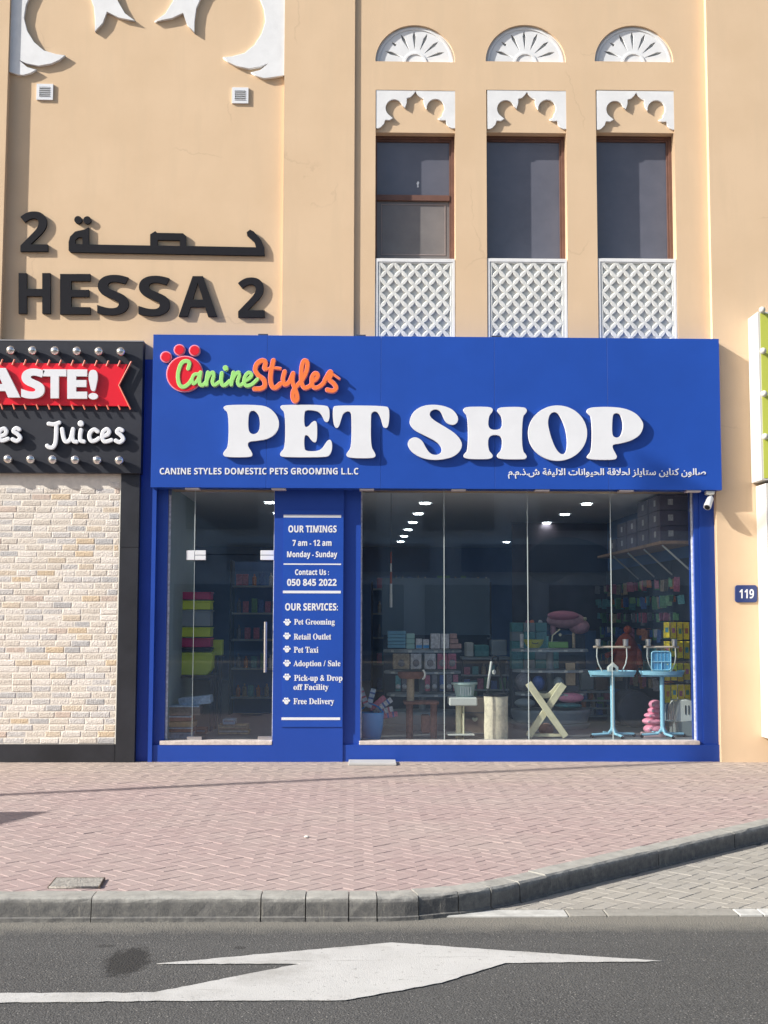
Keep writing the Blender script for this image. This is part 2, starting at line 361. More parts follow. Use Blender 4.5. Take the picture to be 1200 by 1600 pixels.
# --- stroke lettering: union of capsules, outlined by marching squares
def smooth_line(p, n=6):
    if len(p) < 3: return p
    q = []
    P = [p[0]]+list(p)+[p[-1]]
    for i in range(1, len(P)-2):
        a, b, c, d = [np.array(P[k], float) for k in (i-1, i, i+1, i+2)]
        for t in np.linspace(0, 1, n, endpoint=False):
            q.append(tuple(.5*((2*b)+(-a+c)*t+(2*a-5*b+4*c-d)*t*t+(-a+3*b-3*c+d)*t**3)))
    q.append(tuple(p[-1])); return q
def strokes_loops(strokes, grow=0.0, step=1.0):
    segs = []
    for pts, r in strokes:
        pts = smooth_line(pts)
        rr = r if isinstance(r, (list, tuple)) else (r, r)
        for i in range(max(len(pts)-1, 1)):
            a = pts[i]; b = pts[min(i+1, len(pts)-1)]; t = i/max(len(pts)-1, 1)
            segs.append((a, b, rr[0]+(rr[1]-rr[0])*t+grow))
    xs = [q for a, b, r in segs for q in (a[0]-r, a[0]+r, b[0]-r, b[0]+r)]; ys = [q for a, b, r in segs for q in (a[1]-r, a[1]+r, b[1]-r, b[1]+r)]
    x = np.arange(min(xs)-2*step, max(xs)+2*step, step); y = np.arange(min(ys)-2*step, max(ys)+2*step, step)
    X, Y = np.meshgrid(x, y); D = np.full(X.shape, 1e9)
    for a, b, r in segs:
        dx, dy = b[0]-a[0], b[1]-a[1]; l2 = dx*dx+dy*dy
        t = np.clip(((X-a[0])*dx+(Y-a[1])*dy)/l2, 0, 1) if l2 > 1e-9 else 0
        D = np.minimum(D, np.hypot(X-a[0]-t*dx, Y-a[1]-t*dy)-r)
    return march(D, x, y)
def march(D, x, y):
    D = np.where(np.abs(D) < 1e-9, 1e-9, D)
    ins = D < 0; code = ins[:-1, :-1]*1+ins[:-1, 1:]*2+ins[1:, 1:]*4+ins[1:, :-1]*8
    T = {1: [(3, 0)], 2: [(0, 1)], 3: [(3, 1)], 4: [(1, 2)], 5: [(3, 2), (1, 0)], 6: [(0, 2)], 7: [(3, 2)], 8: [(2, 3)], 9: [(2, 0)], 10: [(0, 3), (2, 1)],
         11: [(2, 1)], 12: [(1, 3)], 13: [(1, 0)], 14: [(0, 3)]}
    nxt = {}; pos = {}
    def edge(j, i, e):
        k = ((j, i, 0), (j, i+1, 1), (j+1, i, 0), (j, i, 1))[e]
        if k not in pos:
            jj, ii, d = k; a = D[jj, ii]
            if d == 0: b = D[jj, ii+1]; t = a/(a-b); pos[k] = (x[ii]+t*(x[ii+1]-x[ii]), y[jj])
            else: b = D[jj+1, ii]; t = a/(a-b); pos[k] = (x[ii], y[jj]+t*(y[jj+1]-y[jj]))
        return k
    for j, i in zip(*np.nonzero((code > 0) & (code < 15))):
        for a, b in T[int(code[j, i])]: nxt[edge(j, i, a)] = edge(j, i, b)
    loops = []
    while nxt:
        s = next(iter(nxt)); lp = []; k = s
        while k in nxt: lp.append(pos[k]); k = nxt.pop(k)
        if len(lp) > 5: loops.append(lp)
    return loops

# --- text
def mb_(s, up, lo, dg):
    r = ''
    for ch in s:
        if 'A' <= ch <= 'Z' and up: r += chr(up+ord(ch)-65)
        elif 'a' <= ch <= 'z' and lo: r += chr(lo+ord(ch)-97)
        elif '0' <= ch <= '9' and dg: r += chr(dg+ord(ch)-48)
        else: r += ch
    return r
sans = lambda s: mb_(s, 0x1D5D4, 0x1D5EE, 0x1D7EC)
serif = lambda s: mb_(s, 0x1D400, 0x1D41A, 0x1D7CE)
def text_mesh(s, depth, offset=0.0):
    c = bpy.data.curves.new('text', 'FONT'); c.body = s; c.size = 1; c.extrude = .5; c.offset = offset; c.resolution_u = 4
    o = bpy.data.objects.new('text', c); me = bpy.data.meshes.new_from_object(o); bpy.data.objects.remove(o); bpy.data.curves.remove(c); return me
def ptext(name, s, px0, py0, px1, py1, Yf, depth, m, parent, offset=0.0):
    me = text_mesh(s, depth, offset); n = len(me.vertices)
    a = np.empty(n*3, 'f'); me.vertices.foreach_get('co', a); v = a.reshape(-1, 3)
    mn, mx = v.min(0), v.max(0)
    cy = (py0+py1)/2
    p00 = W(px0, py0, Yf); p10 = W(px1, py0, Yf); p01 = W(px0, py1, Yf); p11 = W(px1, py1, Yf)
    u = (v[:, 0]-mn[0])/(mx[0]-mn[0]); t = (mx[1]-v[:, 1])/(mx[1]-mn[1])
    X = (p00[0]*(1-u)+p10[0]*u)*(1-t)+(p01[0]*(1-u)+p11[0]*u)*t
    Z = (p00[1]*(1-u)+p10[1]*u)*(1-t)+(p01[1]*(1-u)+p11[1]*u)*t
    Yv = Yf+(.5-v[:, 2]/1.0)*depth
    me.vertices.foreach_set('co', np.column_stack((X, Yv, Z)).astype('f').ravel()); me.update(); me.name = name
    return link(name, me, m, parent)

# ================================================================== GROUND
ZR = -.13
# kerb path (front face line)
TA = R(42); KR = 1.3
path = []
x = -16.0
path += [(x, -6.45), (.08, -6.45)]
arc = [(.08+KR*math.sin(TA*k/14), -6.45+KR*(1-math.cos(TA*k/14))) for k in range(1, 15)]
path += arc
ex, ey = arc[-1]; Ld = 5.6
path += [(ex+Ld*math.cos(TA), ey+Ld*math.sin(TA))]
ex2, ey2 = path[-1]; path += [(ex2+14, ey2)]
KP = [Vector(p) for p in path]
def path_at(s):
    for a, b in zip(KP, KP[1:]):
        l = (b-a).length
        if s <= l or b is KP[-1]: d = (b-a)/l; return a+d*s, d
        s -= l
def path_off(o):
    r = []
    for i, p in enumerate(KP):
        d = (KP[min(i+1, len(KP)-1)]-KP[max(i-1, 0)]).normalized(); r.append(p+Vector((-d.y, d.x))*o)
    return r
def side(p, line):   # signed distance to nearest segment (left/behind positive) and that segment
    best = None
    for a, b in zip(line, line[1:]):
        ab = b-a; t = max(0, min(1, (p-a).dot(ab)/ab.dot(ab))); q = a+ab*t; dd = (p-q).length
        nrm = Vector((-ab.y, ab.x)).normalized(); sd = (p-a).dot(nrm)
        if best is None or dd < best[0]-1e-9: best = (dd, (1 if sd >= 0 else -1)*dd, a, nrm)
    return best[1], best[2], best[3]
def clip(poly, a, nrm, keep=1):
    out = []
    for i in range(len(poly)):
        p, q = poly[i], poly[(i+1) % len(poly)]; dp = (p-a).dot(nrm)*keep; dq = (q-a).dot(nrm)*keep
        if dp >= 0: out.append(p)
        if dp*dq < 0: out.append(p+(q-p)*(dp/(dp-dq)))
    return out

def in_view(x, y, z, m=30):
    d = Vector((x, y, z))-CAM; dp = d.dot(FW)
    if dp < .5: return None
    px = 600+F*d.dot(RT)/dp; py = 800-F*d.dot(UP)/dp
    return dp if (-m < px < 1200+m and -m < py < 1600+m) else None

def paver_mesh(poly2, z, h=.05, ch=.0032):
    """chamfered prism for bmesh: returns verts/faces lists"""
    c = sum(poly2, Vector((0, 0)))/len(poly2); n = len(poly2)
    top = [p+(c-p).normalized()*ch*1.3 for p in poly2]
    V = [(p.x, p.y, z) for p in top]+[(p.x, p.y, z-ch*.8) for p in poly2]+[(p.x, p.y, z-h) for p in poly2]
    Fc = [tuple(range(n))]
    for k in range(n):
        l = (k+1) % n; Fc += [(k, k+n, l+n, l), (k+n, k+2*n, l+2*n, l+n)]
    return V, Fc
def herringbone(parent, x0, x1, y0, y1, z, m, test, name='paver'):
    U = .093; gap = .0014; c45 = math.sqrt(.5)
    full = []; V = []; Fc = []
    N = 260
    ox, oy = 0.0, -6.0
    for k in range(-N, N):
        for n_ in range(-N//2, N//2):
            for typ in (0, 1):
                u0, v0 = (k+2*n_)*U, (k-2*n_)*U
                if typ == 0: cu, cv, hu, hv = u0+U, v0+U/2, U, U/2
                else: cu, cv, hu, hv = u0+U/2, v0+2*U, U/2, U
                X = (cu+cv)*c45+ox; Y = (cv-cu)*c45+oy
                if X < x0 or X > x1 or Y < y0 or Y > y1: continue
                hu -= gap; hv -= gap
                P = [Vector(((cu+a*hu+cv+b*hv)*c45+ox, (cv+b*hv-cu-a*hu)*c45+oy)) for a, b in ((-1, -1), (1, -1), (1, 1), (-1, 1))]
                r = test(P)
                if r is None: continue
                dz = random.gauss(0, .0007)
                dv = in_view((P[0]+P[2]).x/2, (P[0]+P[2]).y/2, z)
                full.append((dv if (dv and r is P) else 1e9, X, Y, typ, dz, r))
    full.sort(key=lambda t: t[0])
    # shared meshes for whole pavers
    ms = []
    for typ in (0, 1):
        hu, hv = (U-gap, U/2-gap) if typ == 0 else (U/2-gap, U-gap)
        P = [Vector(((a*hu+b*hv)*c45, (b*hv-a*hu)*c45)) for a, b in ((-1, -1), (1, -1), (1, 1), (-1, 1))]
        v, f = paver_mesh(P, 0); me = bpy.data.meshes.new('paver'); me.from_pydata(v, [], f); me.materials.append(m); ms.append(me)
    cnt = 0
    for d, X, Y, typ, dz, poly in full:
        if cnt < 300 and d < 1e8:
            o = bpy.data.objects.new(name, ms[typ]); COL.objects.link(o); o.parent = parent; o.location = (X, Y, z+dz)
            o.rotation_euler = (random.gauss(0, .0035), random.gauss(0, .0035), random.gauss(0, .006)); cnt += 1
        else:
            b = len(V); v, f = paver_mesh(poly, z+dz); 
            tx, ty = random.gauss(0, .0035), random.gauss(0, .0035)
            V += [(a, c, e+(a-X)*tx+(c-Y)*ty) for a, c, e in v]; Fc += [tuple(i+b for i in q) for q in f]
    me = bpy.data.meshes.new('paver_field'); me.from_pydata(V, [], Fc); me.materials.append(m)
    o = link('paver_field', me, None, parent); o['kind'] = 'stuff'

# base ground sheets
def sheet(name, pts, z, m, parent=None, th=0.0):
    me = bpy.data.meshes.new(name); me.from_pydata([(a, b, z) for a, b in pts], [], [tuple(range(len(pts)))]); me.materials.append(m)
    o = link(name, me, None, parent); return o
GRND = mat('sandy_ground', (.30, .25, .19), .95, var=.15, scale=1)
o = sheet('ground', [(-300, -300), (300, -300), (300, 300), (-300, 300)], -.30, GRND); tag(o, 'sandy ground reaching out round the street', kind='structure')
o = sheet('road', [(-60, -30), (60, -30), (60, -6.30), (-60, -6.30)], ZR, ASPH); tag(o, 'grey asphalt road in front of the kerb', kind='structure')
# pavement
SAND = mat('joint_sand', (.30, .235, .22), .95, var=.15, scale=6)
pv = sheet('pavement', [tuple(p) for p in path_off(.07)]+[(26, .3), (-16, .3)], -.012, SAND); tag(pv, 'pink herringbone block pavement between kerb and shops', kind='structure')
kin = path_off(.085)
sx_, sy_ = W(0, 0, 0)
def tpink(P):
    c = (P[0]+P[2])/2
    if c.y > .12: return None
    sd, a, nrm = side(c, kin)
    if sd < -.12: return None
    if sd > .13: return P
    q = clip(P, a, nrm); return q if len(q) > 2 else None
herringbone(pv, -6.5, 8.2, -6.6, .1, 0.0, PINK, tpink)
# parking bay
by = G(900, 1425, ZR)[1]
bay = sheet('parking_bay', [(-.6, by-.02), (20, by-.02), (20, -2.2), (2.9, -2.2), (-.6, -6.0)], ZR+.0, mat('bay_sand', (.25, .235, .21), .95, var=.2, scale=6)); bay.location.z = .004
tag(bay, 'grey block paved parking bay beside the curved kerb', kind='structure')
def tgrey(P):
    c = (P[0]+P[2])/2
    if c.y < by-.09: return None
    sd, a, nrm = side(c, KP)
    if sd > .06: return None
    if min(p.y for p in P) < by+.022:
        q = clip(P, Vector((0, by+.022)), Vector((0, 1))); return q if len(q) > 2 else None
    return P
herringbone(bay, -.3, 9.5, by-.1, -2.3, ZR+.0105, GREY, tgrey)
# flush edging strip with painted segments
edge = empty('edging_strip', 'flush concrete edging strip between asphalt road and parking bay', kind='structure')
y0 = G(900, 1433, ZR)[1]; 
xs = [G(600, 1428, ZR)[0]]+[G(p, 1428, ZR)[0] for p in (692, 885, 945, 1150, 1188)]
CONC2 = mat('edging_concrete', (.27, .26, .235), .9, var=.15, scale=12, bump=.3, bscale=90, detail=8)
WEDGE = mat('edging_paint', (.46, .46, .44), .8, var=.22, scale=12, detail=8)
for i in range(len(xs)):
    x0 = xs[i]; x1 = xs[i+1] if i+1 < len(xs) else xs[i]+1.0
    box('edging_stone', x0+.003, x1-.003, y0, by+.02, ZR-.1, ZR+.0095+.0006*i, WEDGE if i in (0, 1, 4, 5) else CONC2, edge, .004)
for k in range(6): box('edging_stone', xs[-1]+1+k*1.0+.003, xs[-1]+2+k*1.0-.003, y0, by+.02, ZR-.1, ZR+.010, CONC2 if k % 2 == 0 else WEDGE, edge, .004)
# kerb stones
kerb = empty('kerb', 'grey concrete kerb edging the pink pavement', kind='structure')
s0 = 16.08   # arc length at start of bend
xk = lambda px: G(px, 1428, ZR)[0]
js = [16+xk(153)-1.0*k for k in range(11, 0, -1)]+[16+xk(153), 16+xk(411), 16+xk(479), 16+xk(545)]
last = js[-1]; 
for l in (.16, .24, .25, .23, .24, .26, .22): last += l; js.append(last)
while last < 16+1+7.5+12: last += random.choice((.98, .5, .98)); js.append(last)
sec = [(-.010, -.16), (-.010, -.108), (0.0, -.102), (0.0, -.024), (.005, -.007), (.020, .005), (.15, .008), (.15, -.16)]
for i in range(len(js)-1):
    a, b = js[i]+.0032, js[i+1]-.0032
    n = max(1, int((b-a)/.07)) if b > 16 and a < 17.2 else max(2, int((b-a)/.07))
    V = []; Fc = []; jit = random.gauss(0, .0035); jz = random.gauss(0, .002)
    for k in range(n+1):
        p, d = path_at(a+(b-a)*k/n); nr = Vector((-d.y, d.x))
        for o_, z_ in sec: q = p+nr*(o_+jit+random.gauss(0, .0014)); V.append((q.x, q.y, z_+jz+(random.gauss(0, .0012) if z_ > -.1 else 0)))
    m6 = len(sec)
    for k in range(n):
        for j in range(m6): l = (j+1) % m6; Fc.append((k*m6+j, (k+1)*m6+j, (k+1)*m6+l, k*m6+l))
    Fc += [tuple(range(m6)), tuple(range(n*m6+m6-1, n*m6-1, -1))]
    me = bpy.data.meshes.new('kerb_stone'); me.from_pydata(V, [], Fc); bm = bmesh.new(); bm.from_mesh(me); bmesh.ops.recalc_face_normals(bm, faces=bm.faces); bm.to_mesh(me); bm.free()
    link('kerb_stone', me, CONC, kerb)
# white arrow marking
arrow = [(-260, 1551), (0, 1552), (240, 1551), (470, 1506), (245, 1506), (612, 1473), (780, 1485), (1040, 1502), (790, 1505), (690, 1536), (540, 1563), (280, 1564), (0, 1567), (-260, 1568)]
AP0 = [Vector(G(a, b, ZR+.004)) for a, b in arrow]; AP = []
for a, b in zip(AP0, AP0[1:]+AP0[:1]):
    n_ = max(1, int((b-a).length/.035)); nr = Vector((-(b-a).y, (b-a).x)).normalized()
    for k in range(n_): q = a+(b-a)*k/n_+nr*(random.gauss(0, .0028) if k else 0); AP.append((q.x, q.y))
me = curve_mesh('road_marking', [AP], .0016); o = link('road_marking', me, WPAINT); o.location.z = ZR+.005
tag(o, 'big white painted lane arrow on the asphalt', kind='structure')
# manhole
mh = empty('manhole_cover', 'small square concrete inspection cover set beside the kerb', 'manhole cover')
q = [G(88, 1372, .01), G(163, 1372, .01), G(155, 1386, .01), G(76, 1386, .01)]
COVER = mat('cover_concrete', (.30, .285, .26), .9, var=.35, scale=30, bump=1, bscale=70)
me = curve_mesh('lid', [q], .012); o = link('lid', me, COVER, mh); o.location.z = .008
fr_ = MB()
for a, b in ((0, 1), (1, 2), (3, 0)): fr_.cyl((*q[a], .008), (*q[b], .008), .008, seg=6)
fr_.build('rim', mat('rusty_rim', (.12, .09, .07), .8), mh)
peb = MB().sph((*G(479, 1307, .01), .008), .016, (1.2, .9, .6), 8, 6).build('white_pebble', mat('pebble', (.62, .60, .56), .8), None, True); tag(peb, 'small white pebble lying alone on the pink pavement', 'pebble')
# doorstep slab on the pavement
a = G(545, 1183, .03); b = G(617, 1183, .03); st = MB().box(a[0], b[0], -.42, -.10, .0, .028, .004).build('step_slab', mat('white_stone', (.46, .46, .45), .6, var=.1)); tag(st, 'thin white stone slab lying at the foot of the blue pier', 'slab')

# ================================================================== BUILDING
bld = empty('building', 'tan plastered building front above and beside the shops', 'building')
YB, YP, YN, YW = -.05, -.075, -.02, -.13      # bay, left pier, panel, right wall
TOP = WZ(-420, YB)
def wall(name, px0, px1, Yf, z0, z1, pyref=400, depth=.5):
    return box(name, WX(px0, pyref, Yf), WX(px1, pyref, Yf), Yf, Yf+depth, z0, z1, PL, bld)
XL = -9.0
xn0 = WX(23, 400, YN); 
xpl = WX(5, 400, YP)
box('wall_pier', XL, xpl, YP-.03, .5, -.3, TOP, PL, bld)
box('wall_panel', xpl, WX(442.5, 300, YP), YN, .5, 3.0, TOP, PL, bld)
box('wall_pier', WX(442.5, 300, YP), WX(553.5, 300, YP), YP, .5, 3.0, TOP, PL, bld)
# right wall, full height
xr0 = WX(1109, 300, YW)
box('wall_pier', xr0, 14, YW, .5, -.3, TOP, PL, bld)
# window bay with openings
XB0, XB1 = WX(553.5, 300, YP), xr0
opens = []; zlow = 3.0
winpx = [(586.5, 711.5), (760.5, 886), (932.5, 1055.5)]
loops = [[(XB0, zlow), (XB1, zlow), (XB1, TOP), (XB0, TOP)]]
WIN = []
for i, (a, b) in enumerate(winpx):
    xa, xb = WX(a, 300, YB), WX(b, 300, YB); zt = WZ(141, YB, (a+b)/2)
    loops.append([(xa, zlow+.3), (xa, zt), (xb, zt), (xb, zlow+.3)])
    zc = WZ(96.5, YB, (a+b)/2); xc = (xa+xb)/2-.002; rr = (xb-xa)/2+.003
    loops.append([(xc+rr*math.cos(math.pi*k/32), zc+rr*.955*math.sin(math.pi*k/32)) for k in range(33)])
    WIN.append((xa, xb, zt, xc, zc, rr))
shape('wall_bay', loops, YB, .5, PL, bld)
# vents
for i, (cx, cy) in enumerate(((70.5, 144.5), (375.5, 150))):
    v = empty('vent_cover', 'small white louvred vent on the wall above the %s' % ('left end of the black Arabic lettering' if i == 0 else 'right end of the black Arabic lettering'), 'vent', 'vents on the tan wall')
    x_, z_ = W(cx, cy, YN); h = .093
    MB().box(x_-h, x_+h, YN-.02, YN, z_+.06, z_+h).box(x_-h, x_+h, YN-.02, YN, z_-h, z_-.06).box(x_-h, x_-.062, YN-.02, YN, z_-.06, z_+.06).box(x_+.062, x_+h, YN-.02, YN, z_-.06, z_+.06).build('frame', WHITE, v)
    box('backing', x_-.062, x_+.062, YN-.008, YN+.01, z_-.06, z_+.06, mat('vent_dark', (.62, .62, .61), .8), v)
    for k in range(5):
        zz = z_-.05+k*.025
        MB().box(-.062, .062, -.009, .009, -.0035, .0035, M=Matrix.Translation((x_, YN-.017, zz)) @ Matrix.Rotation(R(35), 4, 'X')).build('slat', WHITE, v)
# windows, valances, fans, grilles
names = ['left', 'middle', 'right']
gr_mesh = None
for i, (xa, xb, zt, xc, zc, rr) in enumerate(WIN):
    a, b = winpx[i]; cx = (a+b)/2; nm = names[i]
    zl = WZ(205.5, YB, cx)         # bottom edge of plaster block
    box('lintel_block', xa, xb, YB+.035, YB+.5, zl, zt+.01, PL, bld)
    # valance (trefoil panel)
    Y = YB+.004
    va = [(133, 897), (1062, 903), (1062, 1352), (1020, 1350), (985, 1330), (960, 1300), (950, 1252), (905, 1258), (862, 1240), (905, 1215)]
    va += [(830+106*math.cos(t), 1112-106*math.sin(t)) for t in [R(z) for z in range(-40, 186, 15)]]
    va += [(722, 1115), (700, 1080), (692, 1030), (690, 1000), (650, 985), (615, 950), (593, 915), (570, 950), (535, 985), (490, 998), (490, 1050), (470, 1112)]
    va += [(345+103*math.cos(t), 1115-103*math.sin(t)) for t in [R(z) for z in range(20, 231, 15)]]
    va += [(325, 1232), (290, 1255), (238, 1252), (222, 1300), (185, 1338), (160, 1350), (133, 1348)]
    dx = cx-649
    vl = [(570+p/7.5+dx, 20+q_/7.5+(cx-649)*.0065) for p, q_ in va]
    o = pshape('valance', [vl], Y, .028, GRC, None, .003); tag(o, 'white trefoil-cut panel over the %s window' % nm, 'panel', 'trefoil panels over the windows')
    # fan
    fan = empty('fan_arch', 'white half-round fan relief above the %s window' % nm, 'relief', 'half-round fan reliefs')
    YF_ = YB+.035
    def hd(r, n=32, z=0): return [(xc+r*math.cos(math.pi*k/n), zc+z+r*.955*math.sin(math.pi*k/n)) for k in range(n+1)]
    box('backing', xc-rr, xc+rr, YF_+.022, YF_+.05, zc-.01, zc+rr, mat('relief_back', (.36, .365, .36), .8), fan)
    lp = [hd(rr+.004)]
    c0 = (xc, zc+.02)
    for k, ang in enumerate((19, 40, 63, 88, 113, 138, 161)):
        t = R(180-ang); ca, sa = math.cos(t), math.sin(t)
        def pt(r, wd): return (c0[0]+r*ca-wd*sa, c0[1]+r*sa+wd*ca)
        ri, ro = .14*rr/.44, .80*rr
        if k == 1: ri = .62*rr
        lp.append([pt(ri, .003), pt(ro-.07, .020), pt(ro, 0), pt(ro-.07, -.020), pt(ri, -.003)])
    shape('fan_plate', lp, YF_, .02, GRC, fan, .002)
    # arc mouldings
    n = 28
    for (ra, ww, nm_) in ((rr*.93, .010, 'rim'), (.12, .012, 'hub')):
        ol = [(xc+(ra+ww)*math.cos(math.pi*k/n), zc+(ra+ww)*.955*math.sin(math.pi*k/n)) for k in range(n+1)]+[(xc+(ra-ww)*math.cos(math.pi*k/n), zc+(ra-ww)*.955*math.sin(math.pi*k/n)) for k in range(n, -1, -1)]
        shape(nm_, [ol], YF_-.010, .0095, GRC, fan, .003)
    # window
    YG = YB+.19
    zb = WZ(404, YG-.01, cx)
    wd = empty('window', ['left upper window with a grey dusty lower pane and a white mark', 'middle upper window of single dark glass in brown frame', 'right upper window of single dark glass beside the pilaster'][i], 'window', 'upper floor windows')
    fw = .034
    x0, x1 = xa, xb; z1 = zl+.03
    f = MB(); f.box(x0, x0+fw*.6, YG-.05, YG, zb-.3, z1).box(x1-fw, x1, YG-.05, YG, zb-.3, z1).box(x0+fw*.6, x1-fw, YG-.05, YG, z1-fw-.03, z1)
    f.box(x1-fw-.022, x1-fw, YG-.03, YG, zb-.3, z1-fw-.03).box(x0+fw*.6, x1-fw-.022, YG-.03, YG, z1-fw-.052, z1-fw-.03)
    if i == 0:
        zm_ = WZ(311, YG, cx); f.box(x0+fw*.6, x1-fw-.022, YG-.045, YG, zm_-.032, zm_+.032)
    f.build('frame', BROWN, wd)
    if i == 0:
        box('pane', x0+fw*.6, x1-fw-.022, YG-.006, YG+.004, zm_+.032, z1-fw-.052, DKGLASS, wd)
        box('pane', x0+fw*.6, x1-fw-.022, YG-.010, YG+.004, zb-.3, zm_-.032, MILK, wd)
        x2, z2 = W(653, 289, YG-.01); shape('paint_splash', [chaikin([(x2-.012, z2-.03), (x2+.01, z2-.028), (x2+.004, z2), (x2+.018, z2+.03), (x2, z2+.05), (x2-.018, z2+.015), (x2-.006, z2)], 1)], YG-.009, .002, WHITE, wd)
        PF = mat('pane_bead', (.30, .25, .24), .6); z8 = WZ(402, YG, cx)
        MB().box(x0+.07, x1-.1, YG-.016, YG-.011, zm_-.075, zm_-.066).box(x1-.109, x1-.1, YG-.016, YG-.011, z8+.03, zm_-.075).box(x0+.07, x1-.1, YG-.016, YG-.011, z8+.02, z8+.03).box(x0+.07, x0+.079, YG-.016, YG-.011, z8+.03, zm_-.075).build('bead', PF, wd)
    else:
        box('pane', x0+fw*.6, x1-fw-.022, YG-.006, YG+.004, zb-.3, z1-fw-.052, DKGLASS, wd)
    # grille
    gl = empty('lattice_grille', 'white lattice grille under the %s upper window' % nm, 'grille', 'lattice grilles under the upper windows')
    gw = xb-xa-.016; zt_ = WZ(404.5, YB+.01, cx); gh = 1.02; cell = gw*.885/5.0; ch = .172; bw = gw*.055
    if gr_mesh is None:
        st_ = .0045; X = np.arange(-.01, gw+.01, st_); Z = np.arange(-gh-.01, .01, st_); XX, ZZ = np.meshgrid(X, Z)
        xx = (XX-bw)/cell; zz = (ZZ+bw)/ch
        p = xx+zz; q_ = xx-zz
        hw = .135+.05*np.abs(np.sin(2*math.pi*2*xx))
        dp = np.abs(p-np.round(p)); dq = np.abs(q_-np.round(q_))
        bump_ = lambda u: .05*np.cos(2*math.pi*2*u)
        D = np.minimum(dp-.135+.03*np.cos(2*math.pi*p*0+2*math.pi*(q_-.0)), dq-.115+.03*np.cos(2*math.pi*p))
        D = np.minimum(D, np.minimum.reduce([XX-bw, gw-bw-XX, -bw-ZZ, ZZ+gh-bw])*8)
        bx = np.maximum.reduce([-XX, XX-gw, ZZ, -gh-ZZ])*8
        D = np.maximum(D, bx)
        gr_mesh = curve_mesh('lattice', march(D, X, Z), .020, .006, 0); stand(gr_mesh, YB+.012, .020); gr_mesh.materials.append(mat('lattice_precast', (.64, .65, .63), .8, var=.12, scale=9, bump=.3, bscale=70))
    o = link('lattice', gr_mesh, None, gl); o.location = (xa+.008, 0, zt_)
    box('backing', xa+.008, xb-.008, YB+.034, YB+.1, zt_-gh, zt_-.022, mat('grille_back', (.72, .73, .70), .85), gl)
    MB().box(xa+.008, xb-.008, YB+.006, YB+.0115, zt_-.035, zt_-.0).box(xa+.008, xa+.03, YB+.006, YB+.0115, zt_-gh, zt_-.035).box(xb-.03, xb-.008, YB+.006, YB+.0115, zt_-gh, zt_-.035).build('frame', GRC, gl)
    box('sill', xa, xb, YB+.0425, YB+.14, zt_-.02, zt_+.004, GRC, gl)

# big trefoil plate top left
tp = [(16, -200), (16, 112), (27, 116), (36, 117), (47, 114), (56, 109), (42, 105), (27, 92), (42, 99), (60, 102.5), (80, 99), (93, 93), (101, 86.5), (88, 85), (68, 79), (53, 66), (42, 48), (37, 28), (40, 8), (50, -14), (66, -30), (92, -38),
      (118, -30), (138, -12), (147, 10), (149, 30), (148.5, 48), (160, 36), (167, 18), (185, 27), (210, 32), (195, 21), (184, 2), (177, -18), (180, -45), (196, -70), (212, -84), (227, -110)]
half = [W(a, b, YN-.04) for a, b in tp]; cxm = W(227, 0, YN-.04)[0]
mir = [(2*cxm-a, b-.045*0) for a, b in half[::-1][1:]]
# keep small roll: no shift
lim = WX(442.5, 300, YP)-.004
half[0] = (xpl+.004, half[0][1]); half[1] = (xpl+.004, half[1][1]); mir[-1] = (lim, mir[-1][1]); mir[-2] = (lim, mir[-2][1])
o = shape('ornament_plate', [half+mir], YN-.042, .042, GRC, None, .003); tag(o, 'large white trefoil ornament plate cut off by the top of the frame', 'ornament')

# building name letters
DK = CHAR
def strokes_obj(name, strokes, fn, Yf, depth, m, parent, grow=0, step=1.0, bevel=0.0, res=1):
    lp = strokes_loops(strokes, grow, step)
    return shape(name, [[W(*fn(a, b), Yf) for a, b in l] for l in lp], Yf, depth, m, parent, bevel, res)
nl = empty('building_lettering', 'charcoal metal letters reading HESSA 2 in the lower row', 'lettering', 'building name letters')
YL = YN-.035
z5 = lambda a, b: (20+a/2.927, 320+b/2.927)
for ch_, x0, y0, x1, y1 in (('H', 26, 312, 172, 497), ('E', 216, 316, 354, 500), ('S', 386, 320, 530, 504), ('S', 574, 324, 718, 508), ('A', 758, 326, 934, 510), ('2', 1030, 332, 1152, 514)):
    a = z5(x0, y0); b = z5(x1, y1); ptext('letter', sans(ch_), *a, *b, YL, .035, DK, nl)
n2 = empty('building_lettering', 'charcoal metal Arabic name and numeral 2 in the upper row', 'lettering', 'building name letters')
a = z5(34, 30); b = z5(160, 213); ptext('numeral', sans('2'), *a, *b, YL, .035, DK, n2)
P = lambda *p: [(a, b) for a, b in p]
ar = [P((255, 170), (262, 145), (285, 122), (312, 116), (330, 112), (347, 102), (347, 181), (628, 186), (628, 135), (652, 120), (660, 128), (778, 130), (792, 142), (792, 188), (1112, 194), (1105, 170), (1072, 140), (1070, 125), (1085, 113), (1102, 122), (1135, 160), (1150, 195), (1152, 232), (262, 216), (255, 208)),
      P((286, 178), (286, 160), (300, 148), (318, 148), (318, 180)), P((662, 160), (764, 162), (764, 188), (662, 186))]
pshape('letter', [[z5(*q) for q in l] for l in ar], YL, .035, DK, n2)
for k, (a, b) in enumerate(((298, 68), (340, 69))):
    strokes_obj('dot', [([(a, b), (a+1, b+1)], 17)], z5, YL, .035, DK, n2, step=2.5)

